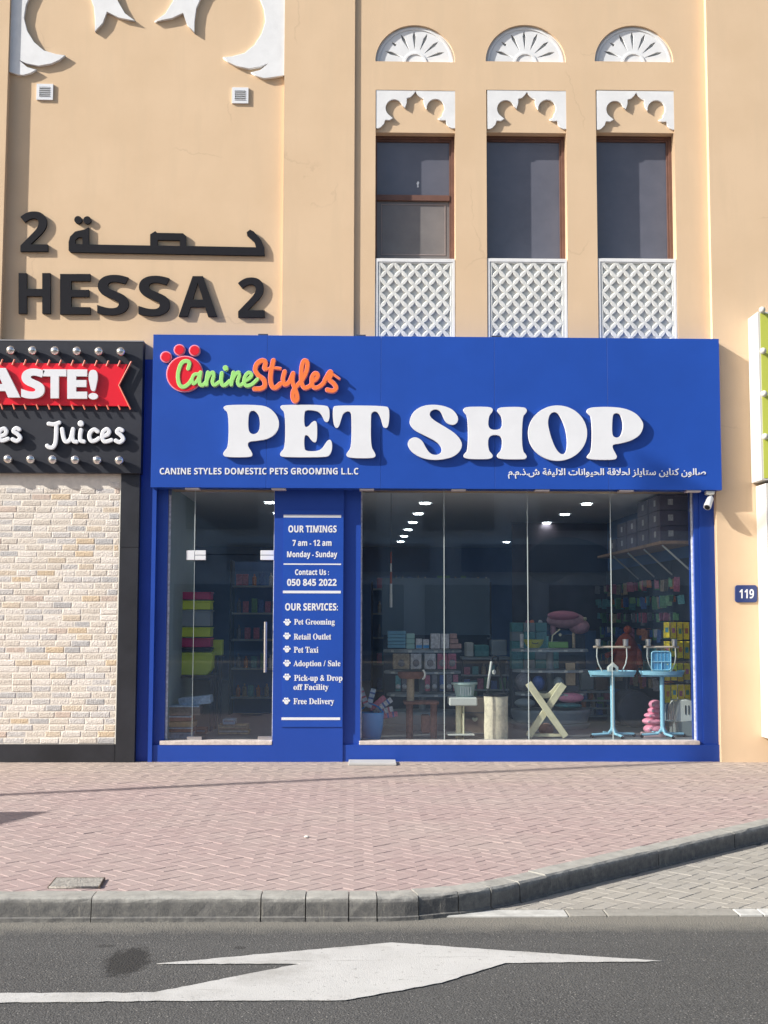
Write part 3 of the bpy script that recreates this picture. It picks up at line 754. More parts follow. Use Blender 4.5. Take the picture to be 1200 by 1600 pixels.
# ================================================================== PET SHOP SIGN
YS = -.26
sg = empty('shop_sign', 'long blue fascia sign of the pet shop with white raised letters', 'sign')
c_tl, c_tr, c_bl, c_br = W(238, 522, YS), W(1124.5, 530, YS), W(237, 761, YS), W(1127, 766, YS)
sx0, sx1, sz0, sz1 = (c_tl[0]+c_bl[0])/2, (c_tr[0]+c_br[0])/2, (c_bl[1]+c_br[1])/2, (c_tl[1]+c_tr[1])/2
nseg = 5
for k in range(nseg):
    a = sx0+(sx1-sx0)*k/nseg; b = sx0+(sx1-sx0)*(k+1)/nseg
    box('cladding_panel', a+(.0015 if k else 0), b-.0008, YS, YS+.22, sz0, sz1, BLUE, sg, .001)
FD = .045
for a_ in (410, 563, 775): x_ = WX(a_, 523, YS); box('fixing', x_-.05, x_+.06, YS+.02, YS+.06, sz1, sz1+.022, mat('fixing_dark', (.04, .05, .09), .6), sg, .004)
zA = lambda p: zm(p, 510, 610, 4.615); zB = lambda p: zm(p, 760, 610, 4.615); zP = lambda p: zm(p, 240, 530, 3.75)
glyphs = [
 (zP, [P((410,395),(440,385),(600,385),(670,395),(720,440),(738,495),(720,550),(670,585),(600,595),(555,600),(550,625),(575,660),(580,682),(560,691),(425,691),(406,677),(412,658),(440,630),(440,430),(412,410)), P((555,440),(570,418),(595,418),(620,450),(625,500),(618,540),(595,558),(570,555),(553,530))]),
 (zP, [P((743,392),(760,385),(1010,385),(1030,405),(1031,460),(1020,487),(1003,482),(985,440),(960,420),(900,412),(882,425),(882,515),(905,515),(925,490),(945,476),(958,490),(958,590),(945,607),(925,592),(905,562),(882,560),(882,640),(895,657),(960,657),(990,640),(1015,598),(1035,586),(1046,608),(1045,650),(1030,682),(1000,691),(760,691),(740,680),(745,662),(772,635),(772,430),(745,405))]),
 (zA, [P((48,125),(65,108),(430,112),(452,130),(454,200),(445,262),(425,273),(408,257),(395,200),(375,160),(350,148),(325,160),(320,190),(320,405),(350,450),(356,475),(330,489),(165,487),(143,467),(150,448),(182,410),(182,180),(175,155),(150,148),(120,165),(105,210),(90,262),(72,273),(55,250),(47,190))]),
 (zA, [P((600,215),(625,155),(690,112),(770,102),(850,112),(915,140),(950,190),(947,230),(915,251),(875,240),(850,210),(830,155),(795,133),(755,143),(740,175),(765,210),(850,260),(930,310),(970,360),(980,400),(955,450),(900,485),(800,503),(700,493),(620,450),(583,390),(600,350),(645,335),(690,360),(715,410),(745,455),(790,470),(828,452),(835,415),(800,370),(720,330),(640,290),(605,250))]),
 (zB, [P((-168,135),(-144,119),(-20,118),(42,123),(48,150),(15,185),(12,285),(115,285),(115,190),(83,155),(78,138),(100,121),(272,119),(294,140),(287,162),(258,190),(255,430),(292,470),(287,490),(260,497),(100,495),(76,477),(83,455),(115,425),(115,320),(12,320),(12,430),(47,465),(42,487),(0,496),(-135,494),(-164,480),(-162,460),(-130,430),(-132,185),(-162,155))]),
 (zB, [[(514+213*math.cos(t), 308+200*math.sin(t)) for t in np.linspace(0, 2*math.pi, 28, endpoint=False)], P((443,220),(455,173),(485,152),(517,163),(547,210),(572,280),(584,350),(582,430),(560,463),(528,457),(493,410),(463,330),(446,260))]),
 (zB, [P((722,150),(735,130),(780,121),(900,119),(1000,130),(1080,165),(1125,220),(1134,260),(1110,320),(1050,360),(960,384),(912,388),(908,415),(935,460),(943,485),(920,501),(750,498),(724,483),(735,463),(762,435),(762,190),(733,167)), P((908,190),(920,166),(945,161),(970,178),(986,230),(986,280),(972,327),(945,344),(918,336),(905,310))])]
RIMW = mat('letter_side', (.45, .47, .52), .4)
for fn, lps in glyphs:
    lps = [fn(chaikin(l, 2)) for l in lps]
    o = pshape('letter', lps, YS-FD, FD-.012, WHITE, sg, .0015, 0)
    pshape('spacer', lps, YS-.012, .012, mat('letter_back', (.03, .05, .12), .6), o)
# logo
logo = empty('shop_logo', 'raised green and orange script logo Canine Styles over a red paw disc', 'logo')
def disc(name, cx, cy, r, Yf, d, m, parent, n=32):
    x_, z_ = W(cx, cy, Yf); rr_ = r/140.5*(13.5+Yf)/13.5
    return shape(name, [[(x_+rr_*math.cos(2*math.pi*k/n), z_+rr_*math.sin(2*math.pi*k/n)) for k in range(n)]], Yf, d, m, parent, .002)
for cx, cy, r in ((182, 203, 108), (72, 103, 33), (151, 62, 33), (240, 66, 33)):
    px_, py_ = 240+cx/3.75, 530+cy/3.75
    disc('paw_rim', px_, py_, r/3.75, YS-.038, .038, PINKR, logo); disc('paw_disc', px_, py_, r/3.75-1.6, YS-.044, .0055, RED, logo)
fL = lambda a, b: (240+a/3.75, 530+b/3.75)
canine = [[(P((203,172),(210,140),(190,128),(165,140),(148,180),(143,225),(152,265),(175,280),(205,262),(225,235)), 9.5)],
 [(P((262,205),(238,208),(225,235),(235,260),(258,240),(272,205)), 8), (P((275,195),(268,235),(272,262),(290,268),(312,245)), 9)],
 [(P((318,195),(312,230),(310,265)), 9), (P((312,240),(330,205),(348,195),(352,215),(345,250),(358,268),(385,250)), 8.5)],
 [(P((400,198),(396,235),(402,265),(420,268),(445,245)), 9), (P((421,168),(423,170)), 13)],
 [(P((468,195),(460,230),(456,265)), 9), (P((460,240),(480,205),(498,195),(502,215),(493,250),(505,270),(530,255)), 8.5)],
 [(P((530,248),(562,228),(575,208),(558,196),(538,215),(530,250),(545,272),(575,265),(608,235)), 8.5)]]
styles = [[(P((650,168),(655,135),(635,125),(605,145),(596,180),(615,212),(648,240),(650,275),(625,290),(592,290)), 12)],
 [(P((702,125),(690,180),(685,235),(695,275),(715,284),(742,262)), 12), (P((652,178),(700,168),(742,172)), 7)],
 [(P((768,190),(758,235),(770,265),(795,250),(815,205)), 11), (P((818,200),(815,250),(838,315),(842,350),(828,362),(815,340),(820,300),(850,262),(872,240)), 11)],
 [(P((870,240),(895,190),(902,140),(885,125),(872,145),(865,200),(868,255),(885,284),(915,275),(930,255)), 11)],
 [(P((930,248),(955,230),(962,208),(945,200),(928,225),(930,268),(950,285),(980,272),(1005,245)), 10.5)],
 [(P((1003,240),(1032,192),(1042,205),(1030,235),(1058,262),(1070,285),(1050,302),(1018,296)), 11), (P((1030,195),(1050,205),(1090,232)), (8, 3))]]
for gi, (gs, mm) in enumerate(((canine, GREEN), (styles, ORANGE))):
    for li, g in enumerate(gs):
        yo = YS-.052-.0015*li-.002*gi
        o = strokes_obj('letter', g, fL, yo, .004, mm, logo, 0, 2.2, .001, 0)
        strokes_obj('letter_rim', g, fL, yo+.0042, -(yo+.0042)+YS, PINKR if gi else mat('green_rim', (.50, .66, .35), .4), o, 3.0, 2.2)
ptext('lettering', sans('CANINE STYLES DOMESTIC PETS GROOMING L.L.C'), 249.5, 731, 560, 741.3, YS-.004, .0035, WHITE, sg, .004)

# Arabic line with presentation forms
FORMS = {'ا': (0xFE8D, 0xFE8E, 0, 0), 'ب': (0xFE8F, 0xFE90, 0xFE91, 0xFE92), 'ت': (0xFE95, 0xFE96, 0xFE97, 0xFE98), 'ة': (0xFE93, 0xFE94, 0, 0), 'ح': (0xFEA1, 0xFEA2, 0xFEA3, 0xFEA4),
 'ذ': (0xFEAB, 0xFEAC, 0, 0), 'ز': (0xFEAF, 0xFEB0, 0, 0), 'س': (0xFEB1, 0xFEB2, 0xFEB3, 0xFEB4), 'ش': (0xFEB5, 0xFEB6, 0xFEB7, 0xFEB8), 'ص': (0xFEB9, 0xFEBA, 0xFEBB, 0xFEBC),
 'ف': (0xFED1, 0xFED2, 0xFED3, 0xFED4), 'ق': (0xFED5, 0xFED6, 0xFED7, 0xFED8), 'ك': (0xFED9, 0xFEDA, 0xFEDB, 0xFEDC), 'ل': (0xFEDD, 0xFEDE, 0xFEDF, 0xFEE0), 'م': (0xFEE1, 0xFEE2, 0xFEE3, 0xFEE4),
 'ن': (0xFEE5, 0xFEE6, 0xFEE7, 0xFEE8), 'و': (0xFEED, 0xFEEE, 0, 0), 'ي': (0xFEF1, 0xFEF2, 0xFEF3, 0xFEF4)}
def arab(s):
    s = s.replace('لا', '\u0001'); out = []
    F2 = dict(FORMS); F2['\u0001'] = (0xFEFB, 0xFEFC, 0, 0)
    for i, c in enumerate(s):
        if c not in F2: out.append(c); continue
        prv = i > 0 and s[i-1] in F2 and F2[s[i-1]][2] != 0
        nx = i+1 < len(s) and s[i+1] in F2 and F2[c][2] != 0
        out.append(chr(F2[c][3] if prv and nx else F2[c][1] if prv else F2[c][2] if nx else F2[c][0]))
    return ''.join(out[::-1])
ptext('lettering', arab('صالون كناين ستايلز لحلاقة الحيوانات الاليفة ش.ذ.م.م'), 794, 731.5, 1103, 748, YS-.004, .0035, WHITE, sg, .018)

# ================================================================== SHOPFRONT
sf = empty('shopfront', 'blue framed glass shopfront of the pet shop under the long blue sign', 'shopfront')
YE, YF, YBs, YG = -.10, -.04, -.08, .03
ZS = .20; ZC = 3.02
XD0 = WX(260, 950, YF); XD1 = WX(427.5, 950, YBs); XP1 = WX(536.5, 950, YBs); XV0 = WX(563.5, 950, YF); XV1 = WX(1087, 950, YF)
XFR = WX(1118, 950, YF); XE0 = WX(235, 950, YE); XE1 = WX(241.5, 950, YE); XS0 = WX(214, 950, 0)
box('side_panel', XS0-.12, XE0, YN-.012, .2, 0, WZ(562, YN, 230), BLUE2, sf)
box('edge_strip', XE0, XE1, YE, .2, 0, sz0+.02, BLUE2, sf)
box('frame_jamb', XE1, XD0, YF, .2, 0, sz0+.04, BLUE2, sf)
box('frame_pier', XD1, XP1, YBs, .2, 0, sz0+.04, BLUE2, sf)
box('frame_jamb', XP1, XV0, YF, .2, 0, sz0+.04, BLUE2, sf)
box('frame_jamb', XV1+.06, xr0+.02, YF, .2, 0, sz0+.04, BLUE2, sf)
box('frame_reveal', XV1, XV1+.06, YF+.012, .2, 0, sz0+.04, BLUE2, sf)
zsl = WZ(1164, YBs, 600)
box('plinth', XE1, XD1, YBs, YF-.001, 0, zsl, BLUE2, sf); box('plinth', XD0-.0, XD1, YF, .2, 0, zsl-.002, BLUE2, sf)
box('plinth', XP1+.0, xr0, YBs+.012, YF-.001, 0, zsl, BLUE2, sf); box('plinth', XV0, XV1, YF, .2, 0, zsl-.002, BLUE2, sf)
box('sill', XD0-.04, XD1-.003, YBs-.004, .12, zsl, zsl+.044, MARBLE, sf, .003)
box('sill', XV0-.01, XV1+.01, YBs+.008, .12, zsl, zsl+.042, MARBLE, sf, .003)
zg0 = zsl+.0445; zg1 = ZC
# glass panes
def pane(parent, x0, x1, z0, z1, name='pane'):
    return box(name, x0+.0015, x1-.0015, YG, YG+.010, z0, z1, GLASS, parent)
xs_ = [XV0+.0, WX(694, 950, YG), WX(825, 950, YG), WX(955.5, 950, YG), XV1+.0]
for k in range(4): pane(sf, xs_[k], xs_[k+1], zg0, zg1)
EDGE = mat('glass_edge', (.45, .52, .52), .3, spec=.8)
for k in (1, 2, 3): box('glass_joint', xs_[k]-.0038, xs_[k]+.0038, YG-.003, YG+.013, zg0, zg1, EDGE, sf)
XDm = WX(302.5, 950, YG); zt_ = WZ(866, YG, 300)
pane(sf, XD0, XDm, zg0, zg1); pane(sf, XDm, XD1, zt_+.002, zg1)
box('glass_joint', XDm-.004, XDm+.004, YG-.003, YG+.013, zt_, zg1, EDGE, sf)
box('glass_joint', XD0, XD0+.022, YG-.004, YG+.016, zg0, zg1-.1, SIL, sf); box('glass_joint', XD1-.012, XD1, YG-.012, YG+.016, zg0, zg1, SIL, sf)
box('glass_joint', XV0, XV0+.016, YG-.008, YG+.016, zg0, zg1-.02, SIL, sf); box('glass_joint', XV1-.018, XV1, YG-.006, YG+.016, zg0, zg1, SIL, sf)
door = empty('glass_door', 'frameless glass entrance door left of the blue timings pier', 'door')
pane(door, XDm+.004, XD1-.012, zg0+.01, zt_-.004)
box('door_edge', XDm+.001, XDm+.0045, YG-.001, YG+.011, zg0+.01, zt_-.004, EDGE, door)
for (a, b, c, d) in ((292, 1151, 315, 1158.5), (403, 1150.5, 426, 1158)): pbox('hinge_patch', a, b, c, d, YG-.014, .035, STEEL, door, .002)
for (a, b, c, d) in ((305, 868, 321.5, 875), (407, 868, 428, 875)): pbox('hinge_patch', a, b, c, d, YG-.016, .036, WHITE, door, .002)
hx = WX(414.5, 1010, YG-.06); hz0, hz1 = WZ(1051, YG-.06), WZ(972, YG-.06)
h = MB().cyl((hx, YG-.06, hz0), (hx, YG-.06, hz1), .016); h.cyl((hx, YG-.06, hz0+.06), (hx, YG, hz0+.06), .009).cyl((hx, YG-.06, hz1-.06), (hx, YG, hz1-.06), .009); h.build('handle', STEEL, door, True)
for (a, b, c, d) in ((291, 860, 304, 875), (305, 860, 321.5, 867), (407, 860, 428, 867)): pbox('patch_fitting', a, b, c, d, YG-.015, .034, WHITE, sf, .002)
for a in (290, 424.5, 562, 705, 835.5, 966.5, 1071.5):
    x_ = WX(a, 763, YS+.05); x2 = WX(a+22.5, 763, YS+.05); box('sign_clip', x_, x2, YS+.01, YS+.14, sz0-.020, sz0-.001, mat('clip_grey', (.55, .50, .50), .5), sf, .004)
# timings board
tb = empty('notice_board', 'blue board of opening times and services on the pier', 'sign')
YT = YBs-.008
pbox('board', 441.5, 797.5, 536, 1136, YT, .0078, BLUE, tb)
YTx = YT-.0025; td = .0023
for (a, b, c, d) in ((443, 804.5, 533, 808.5), (443, 880.5, 533, 882.5), (442, 923, 532.5, 927), (439.8, 1121, 531.5, 1125)): pbox('rule', a, b, c, d, YTx, td, WHITE, tb)
for s, a, b, c, d in (('OUR TIMINGS', 450.5, 821, 526, 832), ('7 am - 12 am', 457, 843.5, 518, 853), ('Monday - Sunday', 448.5, 861, 527, 873.5), ('Contact Us :', 461, 889.5, 514, 898.5), ('050 845 2022', 448.5, 904.5, 526, 915.5), ('OUR SERVICES:', 445.5, 942.5, 528, 954)):
    ptext('lettering', sans(s), a, b, c, d, YTx, td, WHITE, tb, .014)
for s, a, b, c, d in (('Pet Grooming', 459.5, 967, 523, 978.5), ('Retail Outlet', 459, 990, 517.5, 999.5), ('Pet Taxi', 459, 1010.5, 497.5, 1020), ('Adoption / Sale', 458.5, 1032, 532, 1043.5), ('Pick-up & Drop', 459.5, 1054.5, 535, 1066.5), ('off Facility', 458.5, 1069, 513.5, 1080.5), ('Free Delivery', 458.5, 1091, 522, 1103)):
    ptext('lettering', serif(s), a, b, c, d, YTx, td, WHITE, tb, .010)
for cx, cy in ((449, 973), (448.5, 994.5), (448.5, 1015), (448.5, 1037), (448.5, 1058.5), (447.5, 1096)):
    pw = []
    o = disc('paw_mark', cx, cy+1.2, 3.2, YTx, td, WHITE, tb, 12)
    for dx, dy in ((-4.2, -1), (-1.8, -4.2), (1.8, -4.2), (4.3, -1.2)): disc('toe', cx+dx, cy+dy, 1.5, YTx-.0002, td, WHITE, o, 8)

# house number plate
hn = empty('number_plate', 'small dark blue house number plate 119 on the right wall', 'sign')
def rrect(a, b, c, d, r, n=5):
    o = []
    for (cx, cy, s) in ((c-r, b+r, -90), (c-r, d-r, 0), (a+r, d-r, 90), (a+r, b+r, 180)):
        o += [(cx+r*math.cos(R(s+90*k/n)), cy+r*math.sin(R(s+90*k/n))) for k in range(n+1)]
    return o
pshape('plate', [rrect(1149, 914.5, 1183, 941, 4)], YW-.016, .016, mat('plate_blue', (.025, .045, .16), .4), hn, .002)
ptext('numerals', sans('119'), 1155.5, 920.5, 1178, 935, YW-.0185, .0024, WHITE, hn)
# camera
cc = empty('security_camera', 'small white security camera hung under the right end of the sign', 'camera')
x_, z_ = W(1107, 771, YW-.02)
MB().box(x_-.05, x_+.045, YW-.11, YW-.03, sz0-.05, sz0-.002, .01).build('mount', OFFW, cc); MB().cyl((x_+.01, YW-.07, sz0-.03), (x_+.005, YW-.08, sz0-.11), .016).build('arm', OFFW, cc, True)
c1 = Vector((*[W(1107, 786, YW-.1)[0]], YW-.1, W(1107, 786, YW-.1)[1]))
hb = MB().cyl(c1+Vector((.03, .03, .05)), c1+Vector((-.03, -.05, -.05)), .036, .042).sph(c1+Vector((.03, .03, .05)), .036).build('housing', WHITE, cc, True)
MB().cyl(c1+Vector((-.028, -.048, -.048)), c1+Vector((-.033, -.055, -.056)), .030).build('lens', CHAR, hb)

# ================================================================== LEFT SHOP
ls = empty('brick_shopfront', 'pale brick front with black stone surround left of the pet shop', 'shopfront')
YK = -.12; YBR = -.095
xk0 = WX(185, 950, YK); xk1 = WX(214.5, 950, YK); zbs = WZ(742, YK); zpl = WZ(1163, YK, 90)
xl = WX(-150, 950, YK)
zj = WZ(855, YK, 200)
box('black_pillar', xk0, xk1, YK, .2, 0, zj-.003, BLACKS, ls, .002); box('black_pillar', xk0, xk1, YK, .2, zj, zbs+.1, BLACKS, ls, .002)
jx = WX(179, 1170, YK)
box('plinth', jx, xk0-.002, YK+.002, .2, 0, zpl, BLACKS, ls, .002); box('plinth', xl, jx-.003, YK+.002, .2, 0, zpl, BLACKS, ls, .002)
MORT = mat('mortar', (.74, .69, .61), .95, var=.1, scale=10, bump=.3)
box('backing', xl, xk0-.012, YBR+.0005, .2, zpl, zbs+.1, MORT, ls)
box('trim', xk0-.012, xk0-.002, YBR-.006, .1, zpl, zbs+.1, mat('trim_cream', (.70, .68, .62), .7), ls)
BC = [mat('brick_%s' % a, c, .85, var=.12, scale=45, bump=.8, bscale=60, rnd=.05) for a, c in (('cream', (.64, .58, .505)), ('ivory', (.69, .64, .58)), ('sand', (.62, .53, .42)), ('grey', (.47, .46, .45)), ('mist', (.57, .545, .52)), ('gold', (.60, .48, .34)), ('rose', (.56, .46, .39)))]
wts = [30, 30, 10, 10, 16, 3, 3]
def brick_mesh(L, H, m, rng):
    e = .007; D = .028
    V = []
    for (x_, z_) in ((0, 0), (L, 0), (L, H), (0, H)): V.append((x_+rng.uniform(-.002, .002), 0, z_+rng.uniform(-.002, .002)))
    nf = []
    for (x_, z_) in ((e, e), (L-e, e), (L-e, H-e), (e, H-e)): nf.append((x_+rng.uniform(-.004, .004), -.0034+rng.uniform(-.001, .0008), z_+rng.uniform(-.002, .002)))
    md = [(L*.5, -.0040, H*.5)]
    V2 = V+nf+md+[(x_, D, z_) for x_, y_, z_ in V]
    Fc = [(0, 1, 5, 4), (1, 2, 6, 5), (2, 3, 7, 6), (3, 0, 4, 7), (4, 5, 8), (5, 6, 8), (6, 7, 8), (7, 4, 8), (1, 0, 9, 10), (2, 1, 10, 11), (3, 2, 11, 12), (0, 3, 12, 9)]
    me = bpy.data.meshes.new('brick'); me.from_pydata(V2, [], Fc); me.materials.append(m); return me
rng = random.Random(5); cache = {}
rows = 41; rh = (WZ(752, YBR, 90)-zpl)/rows; nb = 0; zz = zpl; xR = xk0-.014; xLim = WX(0, 950, YBR)-.05
stV = []; stF = []; 
r_i = 0
while zz < zbs+.05:
    x1 = xR
    first = (.06, .12, .19, .15)[rng.randrange(4)]
    while x1 > xl:
        L_ = first if first else .205+rng.choice((-.03, 0, 0, .01)); first = None
        mi = rng.choices(range(7), wts)[0]; key = (round(L_, 3), mi, rng.randrange(3))
        if key not in cache: cache[key] = brick_mesh(L_-.008, rh-.009, BC[mi], rng)
        if x1 > xLim and nb < 300:
            o = bpy.data.objects.new('brick', cache[key]); COL.objects.link(o); o.parent = ls; o.location = (x1-L_+.005, YBR+.001+rng.uniform(-.002, .002), zz+.005+rng.uniform(-.0015, .0015)); nb += 1
        else:
            me = cache[key]; b0 = len(stV); dxx, dzz = x1-L_+.005, zz+.005
            stV += [(v.co.x+dxx, v.co.y+YBR+.006, v.co.z+dzz) for v in me.vertices]; stF += [tuple(i+b0 for i in p.vertices) for p in me.polygons]
        x1 -= L_
    zz += rh; r_i += 1
me = bpy.data.meshes.new('brick_field'); me.from_pydata(stV, [], stF); o = link('brick_field', me, BC[0], ls); o['kind'] = 'stuff'

# black sign
bs = empty('juice_sign', 'black fascia sign with chrome bulbs and a red banner reading taste, left edge', 'sign')
YJ = -.17
jx1 = (WX(222.5, 540, YJ)+WX(221, 740, YJ))/2; jz1 = WZ(533, YJ, 110); jz0 = WZ(739, YJ, 110)
box('sign_box', xl-1.2, jx1, YJ, .02, jz0, jz1, BLACKP, bs, .002)
box('sign_lip', xl-1.2, jx1+.004, YJ-.004, .0, jz1, jz1+.012, mat('lip_grey', (.30, .30, .32), .5), bs)
fj = lambda a, b: (a/5, 520+b/5)
b0 = disc_y = None
for row, xsb, y0_, sl_ in ((0, (-85, 85-170, 85, 255, 430, 602, 773, 945), 135, .013), (1, (-115, 63, 240, 412, 588, 760, 932), 985, .012)):
    for xb_ in sorted(set(xsb)):
        px_, py_ = fj(xb_, y0_+xb_*sl_); x_, z_ = W(px_, py_, YJ-.06)
        bo = MB().sph((x_, YJ-.06, z_), .050, (1, .9, 1), 20, 14).build('bulb', BULB, bs, True)
        MB().cyl((x_, YJ-.03, z_), (x_, YJ, z_), .022, .026, 12).build('socket', CHAR, bo)
# red banner
YR = YJ-.035
ban = [(-300, 225), (0, 234), (992, 246), (932, 410), (1012, 573), (0, 560), (-300, 556)]
pshape('banner', [[fj(*p) for p in ban]], YR, .035, RED, bs, .002)
rb = MB()
for k, xx_ in enumerate((-75, 12, 105, 195, 290, 380, 470, 565, 655, 750, 840, 930)):
    for (u0, v0, u1, v1) in ((xx_-8, 250+xx_*.012, xx_+10, 207+xx_*.012), (xx_-5, 555+xx_*.012, xx_+10, 598+xx_*.003)):
        a = W(*fj(u0, v0), YR-.01); b = W(*fj(u1, v1), YR-.01)
        MB().cyl((a[0], YR-.008, a[1]), (b[0], YR-.012, b[1]), .010, seg=8).build('neon_tick', SALM, bs, True)
pts = [W(*fj(*p), YR-.006) for p in ((1028, 222), (930, 410), (1022, 598))]
MB().tube([(p[0], YR-.008, p[1]) for p in pts], .010).build('neon_edge', SALM, bs, True)
for ch_, x0, y0, x1, y1 in (('T', -325, 278, -160, 500), ('A', -165, 275, 158, 505), ('S', 165, 278, 350, 514), ('T', 335, 285, 518, 511), ('E', 525, 286, 680, 514), ('!', 690, 288, 765, 520)):
    a = fj(x0, y0); b = fj(x1, y1); ptext('letter', sans(ch_), *a, *b, YR-.04, .04, WHITE, bs, .03 if ch_ != '!' else .02)
# script "Juices" and tail of a word ending "es"
jl = [[(P((380,710),(420,715),(462,702)), 10.5), (P((440,710),(438,790),(432,860),(412,895),(385,895),(368,882)), 10.5)],
 [(P((485,752),(492,800),(505,842),(528,850),(552,825),(568,760)), 10.5), (P((570,752),(565,810),(575,845),(598,852)), 10.5)],
 [(P((632,760),(625,810),(632,842),(655,850)), 10.5), (P((630,708),(632,709)), 18)],
 [(P((762,770),(735,755),(705,778),(698,815),(715,845),(745,842),(770,825)), 10.5)],
 [(P((800,810),(840,795),(852,770),(832,752),(805,775),(798,818),(820,850),(870,838)), 10.5)],
 [(P((955,762),(930,752),(915,775),(945,800),(962,830),(935,855),(905,842)), 10.5)]]
el = [[(P((-5,810),(35,795),(48,768),(30,748),(0,765),(-10,810),(15,842),(62,828)), 10.5)], [(P((150,755),(125,745),(105,768),(138,792),(158,822),(130,845),(98,832)), 10.5)]]
for g in jl+el:
    o = strokes_obj('letter', g, fj, YJ-.052, .022, WHITE, bs, 0, 2.6, .009, 2)
    strokes_obj('backing', g, fj, YJ-.030, .030, CHAR, o, 3, 2.6)

# ================================================================== GREEN SIGNS (right edge)
WT = mat('sign_white', (.60, .595, .57), .5, var=.04)
def green_sign(label, py0, py1, px0, bulbs):
    t = empty('green_sign', label, 'sign', 'lime green box signs on the right')
    Yf = YW-.33; cyy = (py0+py1)/2
    x0 = WX(px0+16, cyy, Yf); z1 = WZ(py0, Yf, 1190); z0 = WZ(py1+6, Yf, 1190)
    box('sign_box', x0, x0+2.2, Yf+.004, YW-.002, z0, z1, WT, t, .004)
    box('front_face', x0+.03, x0+2.17, Yf, Yf+.0035, z0+.02, z1-.02, GUT, t)
    for b in bulbs:
        x_, z_ = W(px0+18, b, Yf-.06); x_ = x0+.035
        bo = MB().sph((x_, Yf-.055, z_), .036, (1, 1, 1), 14, 10).build('bulb', OFFW, t, True); MB().cyl((x_, Yf-.03, z_), (x_, Yf, z_), .018, seg=10).build('socket', OFFW, bo)
green_sign('upper lime green box sign with white side and bulbs at right edge', 487, 744, 1170.5, (484, 548, 615, 682))
green_sign('lower lime green box sign with plain white side at right edge', 755, 1150, 1185, ())

# ================================================================== SHOP INTERIOR
sh = empty('shop_room', 'interior of the pet shop behind the glass', kind='structure')
XI0, XI1, YI1 = XD0-.005, XV1+.18, 12.5
box('floor', XI0-3, XI1+.1, .12, YI1, 0.0, ZS, TILE, sh)
box('ceiling', XI0-3, XI1+.1, .21, YI1, ZC+.02, ZC+.2, CEIL, sh)
box('wall', XI0-.15, XI0, .21, 2.3, ZS, ZC+.02, SHADEW, sh)
box('wall', XI0-3.1, XI0-3.0, 2.3, YI1, ZS, ZC+.02, NAVY, sh); box('wall', XI0-3, XI0-.15, 2.2, 2.3, ZS, ZC+.02, SHADEW, sh)
box('wall', XI1, XI1+.1, .21, YI1, ZS, ZC+.02, NAVY, sh); box('wall', XI0-3.1, XI1+.1, YI1, YI1+.1, 0, ZC+.2, NAVY, sh)
box('ceiling', XI0-.1, XI1+.1, .045, .205, ZC+.0, ZC+.2, CEIL, sh)
cls = {-1.1: 'entrance door', .9: 'left panes', 3.0: 'right panes'}
def shape_ring(parent):
    n = 24; V = []; Fc = []
    for rr_, zz_ in ((.066, -.003), (.066, -.013), (.080, -.010), (.080, -.001)): V += [(rr_*math.cos(2*math.pi*k/n), rr_*math.sin(2*math.pi*k/n), zz_) for k in range(n)]
    for a in range(3):
        for k in range(n): Fc.append((a*n+k, a*n+(k+1) % n, (a+1)*n+(k+1) % n, (a+1)*n+k))
    me = bpy.data.meshes.new('ring'); me.from_pydata(V, [], Fc); return link('ring', me, WHITE, parent)
proto = None
for X in (-1.1, .9, 3.0):
    for k, d in enumerate((14.0, 15.65, 17.3, 18.95, 20.6, 22.3, 24.0)):
        if X == .9 and k == 0: continue
        y_ = d-13.5
        if proto is None:
            proto = empty('ceiling_light', None, 'light', 'round downlights in the shop ceiling')
            MB().cyl((0, 0, -.002), (0, 0, -.010), .064, .064, 24).build('lens', LAMP, proto); shape_ring(proto); t = proto
        else: t = copy_tree(proto)
        t.location = (X, y_, ZC+.018)
        t['label'] = 'round lit downlight, %s back in the ceiling row behind the %s' % (('first', 'second', 'third', 'fourth', 'fifth', 'sixth', 'seventh')[k-(1 if X == .9 else 0)], cls[X])

def D2(px, py, d): return W(px, py, d-13.5)
def ib(name, a, b, c, e, d, depth, m, parent=None, bev=.004): return pbox(name, a, b, c, e, d-13.5, depth, m, parent, bev)

# coloured litter-box stack on a bench in the doorway
bn = empty('low_bench', 'dark low bench carrying the stacked coloured crates behind the door glass', 'bench')
d = 14.7; xA, zA_ = D2(264, 1055, d); xB, _ = D2(336, 1055, d)
box('top', xA, xB, d-13.5, d-13.1, zA_-.03, zA_, DARK, bn)
for a in (xA+.02, xB-.06):
    for b in (d-13.48, d-13.16): box('leg', a, a+.04, b, b+.04, ZS, zA_-.03, DARK, bn)
cr = [(924.5, 937, 'magenta crate lid on top of the coloured crate stack', MAG), (938, 953, 'lime crate directly under the topmost magenta lid', LIME), (953.5, 979, 'grey crate in the middle of the coloured crate stack', GRYP), (980, 996, 'lime crate just below the grey crate', LIME), (997, 1012, 'magenta crate above the dark gap in the crate stack', MAG), (1012.5, 1019, 'thin dark tray between magenta crate and deep lime tub', DARK), (1019.5, 1054.5, 'deep lime tub with rounded bottom corners at stack foot', LIME)]
for a, b, lb, m in cr:
    x0, z1 = D2(267.5, a, d); x1, z0 = D2(328.5, b, d); 
    t = empty('storage_crate', lb, 'crate', 'coloured crates stacked behind the door')
    if b-a > 30: shape('tub', [[(x0, z1-.02), (x0, z0+.07), (x0+.05, z0+.003), (x1-.05, z0+.003), (x1, z0+.07), (x1, z1-.02)]], d-13.45, .3, m, t, .01)
    else: box('tub', x0+.006, x1-.006, d-13.45, d-13.15, z0+.004, z1-.018, m, t, .006)
    box('rim', x0-.004, x1+.004, d-13.46, d-13.14, z1-.018, z1-.002, m, t, .003)
d = 15.2
